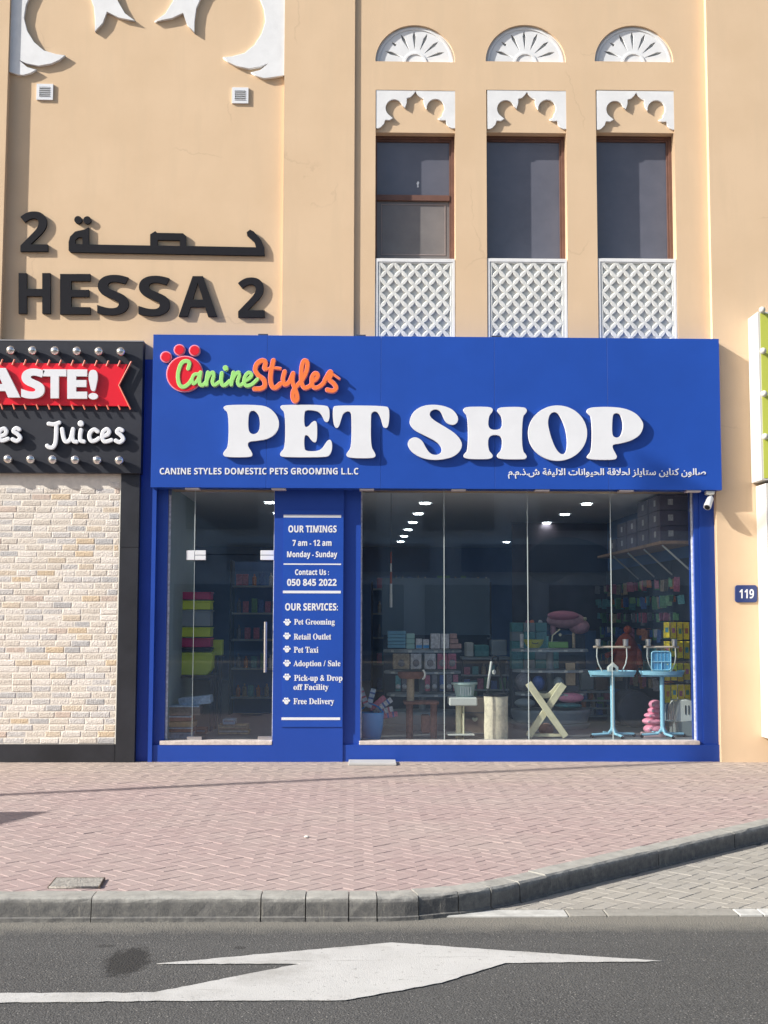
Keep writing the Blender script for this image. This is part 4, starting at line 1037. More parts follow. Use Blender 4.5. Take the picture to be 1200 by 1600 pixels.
o = ib('storage_crate', 331, 1000, 346, 1024, d, .25, LIME); tag(o, 'small lime crate beside the tall coloured crate stack', 'crate')
sb = empty('side_stand', 'dark stand under the small lime crate', 'stand'); x0, z0 = D2(329, 1024, d); x1, _ = D2(348, 1024, d)
box('top', x0, x1, d-13.55, d-13.2, z0-.02, z0-.001, DARK, sb); box('leg', x0+.02, x0+.06, d-13.4, d-13.35, ZS, z0-.02, DARK, sb); box('leg', x1-.06, x1-.02, d-13.4, d-13.35, ZS, z0-.02, DARK, sb)
# floor stack by door
d = 13.85
BX = [mat('box_%s' % a, c, .7, var=.3, scale=30) for a, c in (('bluewhite', (.42, .52, .60)), ('taupe', (.22, .18, .15)), ('strap', (.50, .36, .18)), ('brick', (.30, .13, .08)), ('paleblue', (.36, .46, .56)))]
stk = [(256, 1145, 298, 1155, 'pale blue flat carton at the bottom of the floor stack', BX[4]), (256, 1137, 302, 1144.5, 'rust striped carton second from the floor in the stack', BX[3]), (257, 1128, 303, 1136.5, 'sand striped carton in the middle of the floor stack', BX[2]),
       (256, 1119, 300, 1127.5, 'rust and sand carton below the grey carton', BX[3]), (262, 1103, 312, 1118.5, 'grey brown open carton near top of the floor stack', BX[1])]
for a, b, c, e, lb, m in stk:
    t = empty('carton', lb, 'carton', 'flat cartons piled by the door'); o = ib('body', a, b, c, e-.6, d, .3, m, t); ib('lid', a+1, b+.2, c-1, b+2, d-.02, .3, BX[0] if m != BX[2] else BX[2], t, .001)
t = empty('carton', 'tilted pale blue carton lying on top of the floor stack', 'carton', 'flat cartons piled by the door')
x0, z0 = D2(302, 1096, d+.1); M_ = Matrix.Translation((x0, .6, z0)) @ Matrix.Rotation(R(-6), 4, 'Y')
MB().box(-.17, .19, -.12, .14, -.045, .045, .004, M=M_).build('body', BX[0], t); MB().box(-.172, .192, -.122, -.1205, .02, .048, M=M_).build('flap', BX[4], t)
d = 14.3
for k, (a, b, c, e, lb, m) in enumerate(((340, 1141, 389, 1148, 'sand coloured carton lying flat on the floor near the door', BX[2]), (340, 1133, 387, 1140.5, 'ridged sand tray on top of the flat floor carton', BX[2]), (348, 1124, 367, 1132.5, 'small grey printed bag on top of the ridged tray', BX[0]), (305, 1138, 322, 1147, 'little rust striped box right of the floor stack', BX[3]))):
    t = empty('carton', lb, 'carton', 'loose cartons on the floor'); ib('body', a, b, c, e-.5, d, .22, m, t); 
    for j in range(3): ib('band', a+2, b+1+j*2, c-2, b+1.8+j*2, d-.004, .003, BX[(k+j) % 5], t, 0)

# dark wall shelving with bottles behind door and back
def shelving(label, x0, x1, y0, y1, levels, zt, open_side=1):
    t = empty('shelf_unit', label, 'shelving')
    for a, b in ((x0, x0+.03), (x1-.03, x1)): box('side', a, b, y0, y1, ZS, zt, DARK, t)
    box('back', x0+.03, x1-.03, y1-.02, y1, ZS, zt, NAVY, t)
    for z in levels: box('shelf', x0+.03, x1-.03, y0, y1-.02, z-.025, z, GREYSH, t)
    return t
lv = [.45, .85, 1.25, 1.62, 2.0]
shelving('dark shelf unit of bottles seen through the door', -1.75, .1, 3.6, 4.0, lv, 2.35)
shelving('long dark back shelf unit under the ceiling lights, centre', .25, 2.1, 5.2, 5.6, lv, 2.1)
rg = random.Random(3)
BM = []
for mi in range(8):
    h = .16+.02*(mi % 3); r = .03
    q = MB().lathe((0, 0, 0), [(r, 0), (r, h*.7), (r*.4, h*.85), (r*.4, h)], 10) if mi % 2 else MB().box(-.04, .04, -.03, .03, 0, h, .004)
    bmesh.ops.recalc_face_normals(q.bm, faces=q.bm.faces); me = bpy.data.meshes.new('product'); q.bm.to_mesh(me); q.bm.free(); me.materials.append(PACKC[mi]); BM.append((me, mi % 2))
cn = ('teal', 'white', 'green', 'orange', 'blue', 'grey', 'rose', 'sand')
for (x0, x1, y_, where) in ((-1.68, .02, 3.68, 'behind the door'), (.33, 2.03, 5.28, 'of the long back unit')):
    for li, z in enumerate(lv):
        x_ = x0+.05
        while x_ < x1:
            me, bt = BM[rg.randrange(8)]
            nm = 'bottle' if bt else 'box'; o = bpy.data.objects.new(nm, me); COL.objects.link(o); o.location = (x_, y_+rg.uniform(0, .05), z)
            c_ = me.materials[0].name[5:]
            lvn = ('lowest', 'second lowest', 'middle', 'second highest', 'top')[li]; tag(o, '%s %s on the %s shelf %s' % (c_, nm, lvn, where), nm, '%s %s on the %s shelf %s' % (c_, 'bottles' if bt else 'boxes', lvn, where))
            x_ += rg.uniform(.085, .13)

# partition board, hanging poster in the back
o = box('partition_board', D2(597, 950, 17.8)[0], D2(765, 950, 17.8)[0], 4.3, 4.35, D2(600, 992, 17.8)[1], D2(600, 903, 17.8)[1], mat('board_blue', (.12, .18, .24), .5)); tag(o, 'large pale blue grey board standing behind the shelf of jars', 'board')
o = box('board_stand', D2(600, 950, 17.8)[0], D2(762, 950, 17.8)[0], 4.355, 4.6, ZS, D2(600, 960, 17.8)[1], DARK); tag(o, 'dark cabinet behind the pale blue grey board', 'cabinet')
pst = empty('wall_poster', 'large dim purple brown poster hanging at the back right', 'poster')
o = box('sheet', D2(800, 900, 19.0)[0], D2(990, 900, 19.0)[0], 5.5, 5.51, D2(800, 985, 19.0)[1], D2(800, 815, 19)[1], mat('poster_sheet', (.075, .060, .075), .5, var=.5, scale=1.6, detail=2), pst)
ol = chaikin([(835, 850), (880, 835), (940, 850), (975, 880), (960, 905), (900, 890), (860, 915), (830, 905), (815, 880)], 2)
shape('print', [[D2(a, b, 19.0) for a, b in ol]], 5.485, .01, mat('poster_ink', (.03, .03, .04), .5), pst)
box('hanger', D2(800, 815, 19)[0], D2(990, 815, 19)[0], 5.5, 5.52, D2(800, 815, 19)[1]+.003, ZC+.015, mat('poster_ink', (.03, .03, .04), .5), pst)

# display stand 1 (left of window)
def tier_stand(label, pxc, hw, ys, d, ybase):
    t = empty('display_stand', label, 'display stand', 'tiered round display stands in the window')
    xc_, _ = D2(pxc, 1000, d); r_ = hw*d/1900
    for k, y_ in enumerate(ys):
        z_ = D2(pxc, y_, d)[1]; rr_ = r_*(1, .98, .92, .9)[k]
        MB().lathe((xc_, d-13.5, z_-.03), [(rr_, 0), (rr_, .026), (rr_*.98, .03)], 32, 1, .62).build('tier', GREYSH, t, False)
    for k, y_ in enumerate(ys):
        z_ = D2(pxc, y_, d)[1]
        for a_ in (-50, -20, 18, 47):
            xq = r_*math.sin(R(a_)); yq = -r_*.62*math.cos(R(a_)); MB().box(xq-.022, xq+.022, yq-.006, yq-.003, -.026, -.002).build('price_ticket', OFFW, t).location = (xc_, d-13.5, z_)
    zt = D2(pxc, ys[0], d)[1]
    MB().cyl((xc_, d-13.5, ZS), (xc_, d-13.5, zt-.03), .045).build('post', GREYSH, t, True)
    for (a, b) in ybase:
        z1 = D2(pxc, a, d)[1]; z0 = max(D2(pxc, b, d)[1], ZS)
        MB().lathe((xc_, d-13.5, z0), [(r_*.95, 0), (r_*1.03, (z1-z0)*.8), (r_*1.03, z1-z0), (r_*.2, z1-z0)], 32, 1, .62).build('base_drum', GREYSH, t, False)
    return xc_, r_
d1 = 15.1
x1c, r1 = tier_stand('white tiered stand loaded with jars and cartons, left window pane', 660, 61, (1015, 1048, 1083), d1, ((1110, 1129), (1130, 1150)))
def on_tier(pxa, pya, pxb, pyb, d, depth, m, name, label, grp): 
    o = ib(name, pxa, pya, pxb, pyb, d, depth, m); tag(o, label, name, grp); return o
yd = d1-.32
for k in range(5): on_tier(606, 986+k*5.4, 634, 990.8+k*5.4, yd+.03, .12, mat('tin_blue', (.16, .36, .48), .4), 'tin', 'flat blue tin, %s in the left pile on the top tier' % ('topmost', 'second', 'middle', 'fourth', 'lowest')[k], 'flat tins on the left stand')
for k in range(3): on_tier(634.8, 990+k*8, 648, 997.5+k*8, yd+.02, .1, mat('tin_mint', (.30, .50, .45), .4), 'tin', 'mint tin, %s of the three beside the blue tins' % ('top', 'middle', 'bottom')[k], 'mint tins on the left stand')
for k, a in enumerate((650, 661)):
    t = empty('jar', 'small white jar with blue label, %s of the pair on the top tier' % ('left', 'right')[k], 'jar', 'jars on the left stand'); o = ib('body', a, 998+k, a+9.5, 1013.3, yd, .07, PACKC[1], t); ib('label', a+.3, 1008, a+9.2, 1012.5, yd-.003, .002, MIDB, o, 0)
for k, (a, b) in enumerate(((673, 688), (689, 702))): on_tier(a, 990+k*.3, b, 1013.3, yd, .1, PACKC[1], 'carton', 'pale upright carton, %s of two beside the glass joint' % ('left', 'right')[k], 'cartons on the left stand')
for k, (a, b, y_) in enumerate(((703, 714, 990), (703, 716, 998), (703, 721, 1006))): on_tier(a, y_, b, y_+7.3, yd+.05, .09, mat('carton_rose', (.45, .28, .24), .6, var=.2, scale=30), 'carton', 'rosy flat carton, %s in the right pile on the top tier' % ('top', 'middle', 'bottom')[k], 'cartons on the left stand')
for k, (a, b, m) in enumerate(((614, 640, PACKC[7]), (641.5, 658.5, PACKC[1]), (663.5, 681, PACKC[1]), (683.5, 699, PACKC[6]), (700, 713, PACKC[6]))):
    t = empty('treat_pouch', 'picture pouch number %s from the left on the middle tier' % ('one', 'two', 'three', 'four', 'five')[k], 'pouch', 'pouches on the middle tier'); o = ib('body', a, 1021.5, b, 1045.5, yd+.02, .06, m, t, .008)
    cx_, cz_ = D2((a+b)/2, 1036, yd+.02); MB().sph((cx_, yd+.012-13.5, cz_), .04, (1, .12, 1.1)).build('print', PACKC[5], o, True)
for k, a in enumerate((622, 632, 668, 679, 691, 702, 712)):
    t = empty('toy_pack', 'dark toy pack with round white ball hanging %s along the lower tier' % ('first', 'second', 'third', 'fourth', 'fifth', 'sixth', 'last')[k], 'toy', 'toys on the lower tier'); o = ib('card', a-4, 1054+rg.random()*3, a+4, 1080, yd+.05, .03, PACKC[(0, 5, 6, 5, 4, 5, 6)[k]], t, .004)
    cx_, cz_ = D2(a, 1073, yd+.02); MB().sph((cx_, yd+.02-13.5, cz_), .03).build('ball', PACKC[1], o, True)

# blue basket with wrapped toys
d = 13.74; xc_, zc_ = D2(580, 1148, d)
t = empty('toy_basket', 'blue plastic basket at the lower left corner of the big window', 'basket')
MB().lathe((xc_, d-13.5+.12, ZS+.001), [(.10, 0), (.125, .12), (.135, .24), (.14, .30), (.128, .30), (.11, .03), (.01, .02)], 24, 1.05, .8).build('tub', LBLU, t, True)
MB().tube([(xc_-.14+.28*k/10, d-13.5+.12, ZS+.30+.09*math.sin(math.pi*k/10)) for k in range(11)], .008).build('handle', LBLU, t, True)
tw = [(568, 1090, 20, BX[0]), (580, 1092, -15, BX[0]), (590, 1100, -50, PACKC[6]), (600, 1103, -55, PACKC[1]), (600, 1113, -75, PACKC[1]), (607, 1120, -80, PACKC[6])]
for k, (a, b, an, m) in enumerate(tw):
    x_, z_ = D2(a, b, d); M_ = Matrix.Translation((x_, d-13.5+.1+.02*k, z_)) @ Matrix.Rotation(R(-an), 4, 'Y')
    o = empty('wrapped_toy', 'striped wrapped toy, %s from the left, sticking out of the blue basket' % ('first', 'second', 'third', 'fourth', 'fifth', 'last')[k], 'toy', 'wrapped toys in the blue basket')
    MB().box(-.03, .03, -.012, .012, -.11, .11, .005, M=M_).build('wrapper', m, o)
    for j in range(3): MB().box(-.031, .031, -.0135, .0135, -.07+j*.06, -.05+j*.06, M=M_).build('stripe', PACKC[4 if k % 2 else 6], o)

# brown cat tree
d = 13.85; t = empty('cat_tree', 'brown plush cat tree with sisal post and curled top perch', 'cat tree')
def vpost(name, a, b, y0_, y1_, d, m, parent):
    x0, _ = D2(a, y0_, d); x1, _ = D2(b, y0_, d); z1 = D2(a, y0_, d)[1]; z0 = max(D2(a, y1_, d)[1], ZS)
    return MB().cyl(((x0+x1)/2, d-13.4, z0), ((x0+x1)/2, d-13.4, z1), (x1-x0)/2).build(name, m, parent, True)
xx0, zz0 = D2(622, 1056, d); xx1, _ = D2(664, 1056, d)
MB().lathe(((xx0+xx1)/2, d-13.4, zz0-.035), [((xx1-xx0)*.42, 0), ((xx1-xx0)*.5, .03), ((xx1-xx0)*.5, .075), ((xx1-xx0)*.42, .05), (.01, .045)], 24, 1, .7).build('perch', BRPL, t, True)
MB().tube([(xx1-.03+.03*math.sin(k*.5), d-13.5, zz0-.035+.085*(1-math.cos(k*.5))/2*1.2) for k in range(7)], .012).build('perch_rim', OFFW, t, True)
vpost('post', 636, 648, 1061, 1096, d, SISAL, t); ib('platform', 631, 1096, 686, 1101, d, .28, BRPL, t, .01)
vpost('post', 635, 646, 1101.5, 1160, d, BRPL, t); vpost('post', 673, 684, 1101.5, 1160, d, BRPL, t)
ib('cubby', 659, 1118, 672, 1146, d+.08, .2, BRPL, t, .01)
# second post: white tray + grey basket
d = 13.78; t = empty('scratching_post', 'sisal post topped by a square white padded tray', 'cat post')
ib('tray', 702, 1090, 746, 1103, d, .26, OFFW, t, .012); vpost('post', 713, 723, 1103.5, 1160, d+.02, PLINE, t); vpost('thin_post', 724, 727, 1103.5, 1160, d-.02, PLINE, t); ib('base', 700, 1148, 742, 1149.5, d-.05, .4, OFFW, t)
t = empty('pet_basket', 'grey green slatted basket resting on the white tray', 'basket'); x0, z0 = D2(726, 1089.5, d+.13)
MB().lathe((x0, d-13.35, z0), [(.10, 0), (.125, .14), (.15, .145), (.15, .165), (.135, .165), (.09, .01), (.01, .01)], 24, 1, .7).build('tub', MINT, t, True)
for k in range(5): MB().box(-.006, .006, -.004, .004, 0, .10, M=Matrix.Translation((x0-.05+k*.028, d-13.35-.085, z0+.025))).build('slat', GREYSH, t)
# brown board box with heart
d = 14.6; t = empty('cat_house', 'brown board cat house with a pale heart', 'cat house'); o = ib('body', 724, 1091, 762, 1150, d, .4, CARD, t, .006)
x0, z0 = D2(742, 1124, d); shape('heart', [chaikin([(x0, z0-.035), (x0+.035, z0), (x0+.03, z0+.022), (x0+.012, z0+.022), (x0, z0+.01), (x0-.012, z0+.022), (x0-.03, z0+.022), (x0-.035, z0)], 1)], d-13.505, .004, PLINE, t)
ib('seam', 725, 1113, 761, 1114, d-.004, .003, DARK, t, 0)
# tall cream tunnel bag
d = 13.68; t = empty('scratch_barrel', 'tall cream plush barrel in clear wrap with a dark rim', 'pet bed')
x0, z1 = D2(757.5, 1085, d); x1, _ = D2(797, 1085, d); xm = (x0+x1)/2; rr_ = (x1-x0)/2
MB().lathe((xm, d-13.35, ZS), [(rr_*.94, 0), (rr_*.97, .15), (rr_*.93, .28), (rr_*.97, z1-ZS-.03), (rr_*.9, z1-ZS-.02), (.02, z1-ZS-.02)], 28, 1, .75).build('body', CREAM, t, True)
MB().lathe((xm, d-13.35, z1-.028), [(rr_*.99, 0), (rr_*1.0, .03), (rr_*.9, .03), (rr_*.9, 0)], 28, 1, .78).build('rim', CHAR, t, True)
a = D2(763, 1083, d); b = D2(771, 1030, d); c = D2(777, 1029, d); e = D2(791, 1083, d)
MB().tube([(a[0], d-13.45, a[1]), (b[0]-.01, d-13.4, b[1]), (b[0]+.02, d-13.4, b[1]+.03), (c[0]+.02, d-13.38, c[1]+.01), (e[0], d-13.3, e[1])], .014).build('strap', CHAR, t, True)
MB().tube([(a[0]-.004, d-13.47, a[1]+.05), (b[0]-.014, d-13.42, b[1]-.03)], .014).build('strap_sleeve', OFFW, t, True)
x_, z_ = D2(774, 1051, d); MB().sph((x_, d-13.38, z_), .022, (1, .4, 1.3)).build('tag', OFFW, t, True)
# X stand
d = 13.85; t = empty('cross_stand', 'pale wooden cross-legged stand with a curved crossbar', 'stand')
def bar(p, q, hw, y_, th, m, parent, name):
    a = Vector(D2(*p, d)); b = Vector(D2(*q, d)); dr = (b-a).normalized(); nr = Vector((-dr.y, dr.x))*hw*d/1900
    return shape(name, [[tuple(a+nr), tuple(b+nr), tuple(b-nr), tuple(a-nr)]], y_, th, m, parent, .004)
bar((826, 1068), (884, 1151), 4.6, d-13.5, .035, PLINE, t, 'leg'); bar((882, 1070), (827, 1151), 4.8, d-13.46, .035, PLINE, t, 'leg')
lp = [(838, 1079), (848, 1085), (857, 1085), (866, 1078), (874, 1067), (880, 1072), (872, 1084), (862, 1091), (850, 1092), (840, 1088)]
shape('crossbar', [[D2(a, b, d) for a, b in chaikin(lp, 1)]], d-13.42, .04, PLINE, t, .004)
bar((834, 1150), (880, 1150), 1.8, d-13.42, .05, PLINE, t, 'foot_rail')
o = MB().sph((D2(854, 1135, 14.15)[0], .68, D2(854, 1135, 14.15)[1]), .085, (1.05, .8, .9)).build('plush_ball', BRPL, None, True); tag(o, 'brown plush ball lying behind the cross stand', 'toy')
o.location.z = -(D2(854, 1135, 14.15)[1]-.0765-ZS)

# display stand 2
d2 = 15.2
x2c, r2 = tier_stand('white tiered stand with bowls and clothes, behind the cross stand', 859, 60, (1014, 1046, 1082), d2, ((1108, 1128), (1129, 1150)))
yd = d2-.30
t = empty('toy_bowl', 'yellow bowl with a green rim and a dark smile on the top tier', 'bowl'); x0, z0 = D2(836, 1012.5, yd)
MB().lathe((x0, yd-13.5+.1, z0), [(.07, 0), (.11, .05), (.125, .10), (.11, .10), (.05, .02)], 22).build('bowl', mat('bowl_yellow', (.40, .42, .05), .4), t, True)
MB().tube([(x0-.04+.016*k, yd-13.5+.1-.108, z0+.065-.012*math.sin(math.pi*k/5)) for k in range(6)], .006).build('smile', DARK, t, True)
t = empty('ring_toy', 'green toy tray with a bent wire arm on the top tier', 'toy'); ib('tray', 858, 1003, 888, 1012.5, yd, .1, mat('toy_green', (.16, .34, .10), .4), t, .006)
a = D2(863, 1003, yd); b = D2(864, 993, yd); c = D2(876, 983, yd); MB().tube([(a[0], yd-13.46, a[1]), (b[0], yd-13.46, b[1]), (c[0], yd-13.46, c[1])], .008).build('arm', PLINE, t, True)
MB().sph((D2(876, 992, yd)[0], yd-13.46, D2(876, 992, yd)[1]), .018).build('ball', PLINE, t, True)
for k, (a, b, y_, m, lb) in enumerate(((814, 820, 991, PACKC[1], 'white tube standing left of the yellow bowl'), (855, 859.5, 994, PACKC[0], 'pale blue tube between bowl and green toy'), (896, 901, 989, PACKC[7], 'tall cream tube at the right end of the top tier'))):
    o = vpost('tube_bottle', a, b, y_, 1012.5, yd+.0, m, None); tag(o, lb, 'bottle')
    
# vpost clamps to floor height only downwards, fine here
t = empty('box_stack', 'stack of teal cartons on a dark trolley behind the right stand', 'cartons'); dd = 16.3
ib('trolley', 800, 1046, 912, 1124, dd, .4, DARK, t)
for r_ in range(5):
    for c_ in range(4 if r_ < 3 else 3): ib('carton', 800+c_*18.5, 1031-r_*14.5, 817.5+c_*18.5, 1045-r_*14.5, dd, .25, (TEALP, GRYP, TEALP, PACKC[0])[(r_*3+c_) % 4], t)
ib('pedestal', 858, 992, 915, 1045, dd+.1, .3, DARK, t)
for k, (a, m, lb) in enumerate(((833, ORANGE, 'orange toy ball on the teal cartons'), (846, PACKC[1], 'pale toy ball on the teal cartons'), (826, PACKC[6], 'rose toy ball on the teal cartons'))):
    x0, z0 = D2(a, 972, dd); o = MB().sph((x0, dd-13.4, z0+.0), .03).build('toy_ball', m, None, True); tag(o, lb, 'ball')
# pink plush pillow: seat on pedestal
t = empty('plush_pig', 'big pink plush animal lying on top of the dark pedestal', 'plush toy'); dd = 16.3
def C3(px, py, y_): a = D2(px, py, y_+13.5); return (a[0], y_, a[1])
u = 1/115
body = MB(); body.sph(C3(884, 969, 2.95), .21, (1.25, .8, .55)).sph(C3(905, 979, 2.95), .13, (1.1, .9, .8)).sph(C3(864, 984, 2.95), .07, (.6, .8, 1.6)); body.build('body', PLUSH, t, True)
MB().sph(C3(880, 962, 2.85), .16, (1.35, .8, .42)).build('cushion', mat('plush_rose', (.72, .28, .37), .95), t, True)
MB().sph(C3(914, 967, 2.86), .026).build('ear', PLINE, t, True)
# clothes packs on the lower tiers
pk = [(806, 1052, 832, 1080, PACKC[5]), (833, 1056, 853, 1080, PACKC[4]), (866, 1058, 884, 1081, GRYP), (872, 1083, 915, 1099, PINKP), (868, 1099.5, 912, 1107, PACKC[0]), (805, 1092, 838, 1107, GRYP)]
for k, (a, b, c, e, m) in enumerate(pk):
    mb_o = MB(); x0, z1 = D2(a, b, yd); x1, z0 = D2(c, e, yd)
    mb_o.sph(((x0+x1)/2, yd-13.4, (z0+z1)/2), .5, ((x1-x0), .2, (z1-z0))); o = mb_o.build('clothes_pack', m, None, True)
    tag(o, ('dark folded pet clothes pack at the left of the middle tier', 'blue folded pack next to the dark pack, middle tier', 'grey folded pack right of the stand post', 'bright pink folded pet bed low on the right stand', 'teal folded pack under the pink pet bed', 'grey folded pack low left on the right stand')[k], 'pack', 'folded packs on the right stand')
t = empty('price_board', 'pale wooden board leaning behind the cross stand', 'board'); ib('board', 884, 1036, 899, 1071, 15.0, .02, PLINE if False else SISAL, t); ib('board_side', 900.5, 1034, 905, 1071, 15.05, .02, DARK, t); ib('foot', 884, 1071.5, 905, 1081, 15.0, .05, DARK, t)

# bird play stands
def playstand(label, cx, hw, house):
    d = 13.95; y_ = .55; t = empty('bird_stand', label, 'bird stand', 'blue pedestal bird stands')
    x0, z0 = D2(cx, 1050, d+.1); sc = 1900/(d+.1); rr_ = hw/sc
    MB().lathe((x0, y_, z0-.03), [(rr_*.93, 0), (rr_*1.0, .045), (rr_*.985, .045), (rr_*.9, .008), (.01, .008)], 32, 1, .62).build('tray', SKYB, t, True)
    MB().box(x0-rr_*.9, x0+rr_*.9, y_-.014, y_+.014, z0-.055, z0-.036, .004).build('tray_rail', SKYB, t)
    MB().cyl((x0, y_, ZS+.07), (x0, y_, z0-.056), .026, .026, 16).build('post', SKYB, t, True)
    for an in (0, 90, 180, 270):
        ca, sa = math.cos(R(an+12)), math.sin(R(an+12)); L_ = .26
        MB().tube([(x0+.0*ca, y_, ZS+.16), (x0+.02*ca, y_+.02*sa, ZS+.09), (x0+.06*ca, y_+.06*sa, ZS+.045), (x0+L_*ca, y_+L_*sa, ZS+.035)], .015).build('foot', SKYB, t, True)
        MB().cyl((x0+L_*ca, y_+L_*sa-.012, ZS+.02), (x0+L_*ca, y_+L_*sa+.012, ZS+.02), .019).build('castor', CHAR, t, True)
    # perch
    bw_ = hw*.76/sc; zb_ = D2(cx, 1011, d+.1)[1]
    MB().cyl((x0-bw_, y_, zb_), (x0+bw_, y_, zb_), .013).build('perch', mat('perch_wood', (.62, .50, .38), .6), t, True)
    for s_ in (-1, 1):
        MB().tube([(x0+s_*bw_*.8, y_, zb_-.01), (x0+s_*bw_*.82, y_, zb_-.11), (x0+s_*bw_*.74, y_, zb_-.19), (x0+s_*bw_*.52, y_, z0+.0)], .0075).build('support', OFFW, t, True)
        MB().cyl((x0+s_*bw_*.75, y_, zb_+.013), (x0+s_*bw_*.75, y_, zb_+.09), .030, .036, 16).build('cup', STEEL, t, True)
    if house:
        q = [(x0-.05, z0+.0), (x0+.06, z0+.0), (x0+.06, z0+.055), (x0+.005, z0+.105), (x0-.05, z0+.055)]
        b = shape('little_house', [q], y_-.05, .08, OFFW, t, .004); MB().cyl((x0+.005, y_-.052, z0+.04), (x0+.005, y_-.056, z0+.04), .02).build('hole', CHAR, b)
    return x0, y_, z0
playstand('blue pedestal bird stand with a little white house on its tray', 956.5, 38, True)
xs2, ys2, zs2 = playstand('blue pedestal bird stand behind the blue wire tray, by the right jamb', 1034, 36, False)
t = empty('wire_tray', 'blue mesh tray standing upright on the right bird stand', 'tray'); Y_ = ys2-.02-.0; dY = Y_+13.5
rp = rrect(1018.5, 1018, 1048.5, 1047, 4)
shape('mesh_panel', [[D2(a, b, dY) for a, b in rp]], Y_+.012, .008, mat('tray_mesh', (.10, .36, .62), .5), t)
pts = [D2(a, b, dY) for a, b in rp]; MB().tube([(a, Y_+.008, b) for a, b in pts+pts[:1]], .008).build('rim', SKYB, t, True)
a = D2(1018.5, 1034, dY); b = D2(1048.5, 1034, dY); MB().tube([(a[0], Y_+.004, a[1]), (b[0], Y_+.004, b[1])], .006).build('bar', SKYB, t, True); a = D2(1034, 1034, dY); b = D2(1034, 1046, dY); MB().tube([(a[0], Y_+.004, a[1]), (b[0], Y_+.004, b[1])], .005).build('bar', SKYB, t, True)
for k in range(5):
    a = D2(1022+k*5.6, 1019, dY); b = D2(1022+k*5.6, 1046, dY); MB().box(a[0]-.003, a[0]+.003, Y_+.009, Y_+.0115, b[1], a[1]).build('wire', SKYB, t)
# pink packs pile
pp = [(1014, 1093, 1034, 1106), (1012, 1104, 1036, 1114), (1006, 1112, 1040, 1121), (1003, 1120, 1040, 1131), (1005, 1130, 1042, 1145)]
for k, (a, b, c, e) in enumerate(pp[::-1]):
    x0, z1 = D2(a, b, 14.5); x1, z0 = D2(c, e, 14.5)
    if k == 0: zfl = z0
    z0 += ZS-zfl; z1 += ZS-zfl+.0
    t = empty('pink_pack', 'glossy pink pack, %s of the pink pile at the right bird stand' % ('lowest', 'second from below', 'middle', 'second from top', 'topmost')[k], 'pack', 'pink packs piled by the bird stand')
    MB().sph(((x0+x1)/2, 1.0, (z0+z1)/2), .5, (x1-x0, .24, (z1-z0)*1.15), 20, 12).build('wrap', PINKP, t, True)
    for s_ in (-.3, .2): MB().sph(((x0+x1)/2+s_*(x1-x0), .895, (z0+z1)/2), .012, (1, .5, 1), 10, 6).build('bow', WHITE, t, True)
o = ib('floor_box', 1007, 1146, 1041, 1151.5, 14.1, .2, mat('rose_box', (.62, .42, .44), .6)); tag(o, 'flat rose coloured box on the floor in front of the pink packs', 'box'); o.location.z = 0
# pet carrier
t = empty('pet_carrier', 'off-white and grey plastic pet carrier in the right corner', 'pet carrier'); d = 14.1
x0, zt_ = D2(1060, 1094, d); x1, zm2 = D2(1096, 1126, d)
x1 = min(x1, XI1-.01)
shape('upper_shell', [[(x0-.03, zm2), (x1, zm2), (x1, zt_-.03), (x0+.12, zt_), (x0+.03, zt_-.01), (x0, zt_-.08)]], d-13.5, .4, OFFW, t, .012)
box('lower_shell', x0-.02, x1, d-13.495, d-13.12, ZS+.002, zm2-.004, mat('carrier_grey', (.20, .23, .23), .5), t, .012)
for k in range(4): xx_ = x0+.075+k*.038; box('vent_slot', xx_, xx_+.012, d-13.504, d-13.5005, zm2+.07, zt_-.06, CHAR, t)
x2, z2 = D2(1052, 1108, d); MB().tube([(x0-.03, d-13.45, zm2-.01), (x0-.14, d-13.45, zm2), (x0-.14, d-13.45, zt_-.06), (x0-.08, d-13.45, zt_), (x0, d-13.45, zt_+.01)], .010).build('gate_frame', GRYP, t, True)
for k in range(4): MB().cyl((x0-.12+k*.03, d-13.45, zm2), (x0-.12+k*.03, d-13.45, zt_-.02), .004, seg=6).build('gate_bar', GRYP, t)
# cat tunnel
t = empty('cat_tunnel', 'round dark brown tunnel opening between the two bird stands', 'pet tunnel'); c = D2(992, 1115, 15.3)
MB().lathe((0, 0, 0), [(.21, 0), (.23, .02), (.23, .5), (.21, .5), (.20, .03)], 28).build('hoop', DARK, t, True); MB().cyl((0, 0, .3), (0, 0, .31), .205, seg=28).build('lining', CARD, t)
for ch in t.children: ch.matrix_basis = Matrix.Translation((c[0], 1.7, ZS+.23)) @ Matrix.Rotation(R(-90), 4, 'X')
# rust costume on a dummy
t = empty('dog_costume', 'rust red costume on a small dummy behind the left bird stand', 'costume'); dd = 15.6
MB().sph(C3(981, 984, 2.1), .055).build('head', RDC, t, True)
MB().lathe(C3(979, 1057, 2.1), [(.12, 0), (.17, .15), (.16, .38), (.10, .5), (.03, .55)], 18, 1, .7).build('coat', RDC, t, True)
MB().tube([C3(972, 1010, 2.1), C3(955, 1022, 2.05), C3(948, 1024, 2.0)], .035).build('sleeve', RDC, t, True); MB().tube([C3(986, 1005, 2.1), C3(998, 1020, 2.05), C3(1000, 1040, 2.0)], .04).build('sleeve', RDC, t, True)
zc3 = C3(979, 1057, 2.1); MB().cyl((zc3[0], 2.1, ZS), zc3, .03).build('stand_pole', DARK, t, True); MB().cyl((zc3[0], 2.1, ZS), (zc3[0], 2.1, ZS+.02), .16).build('stand_base', DARK, t)

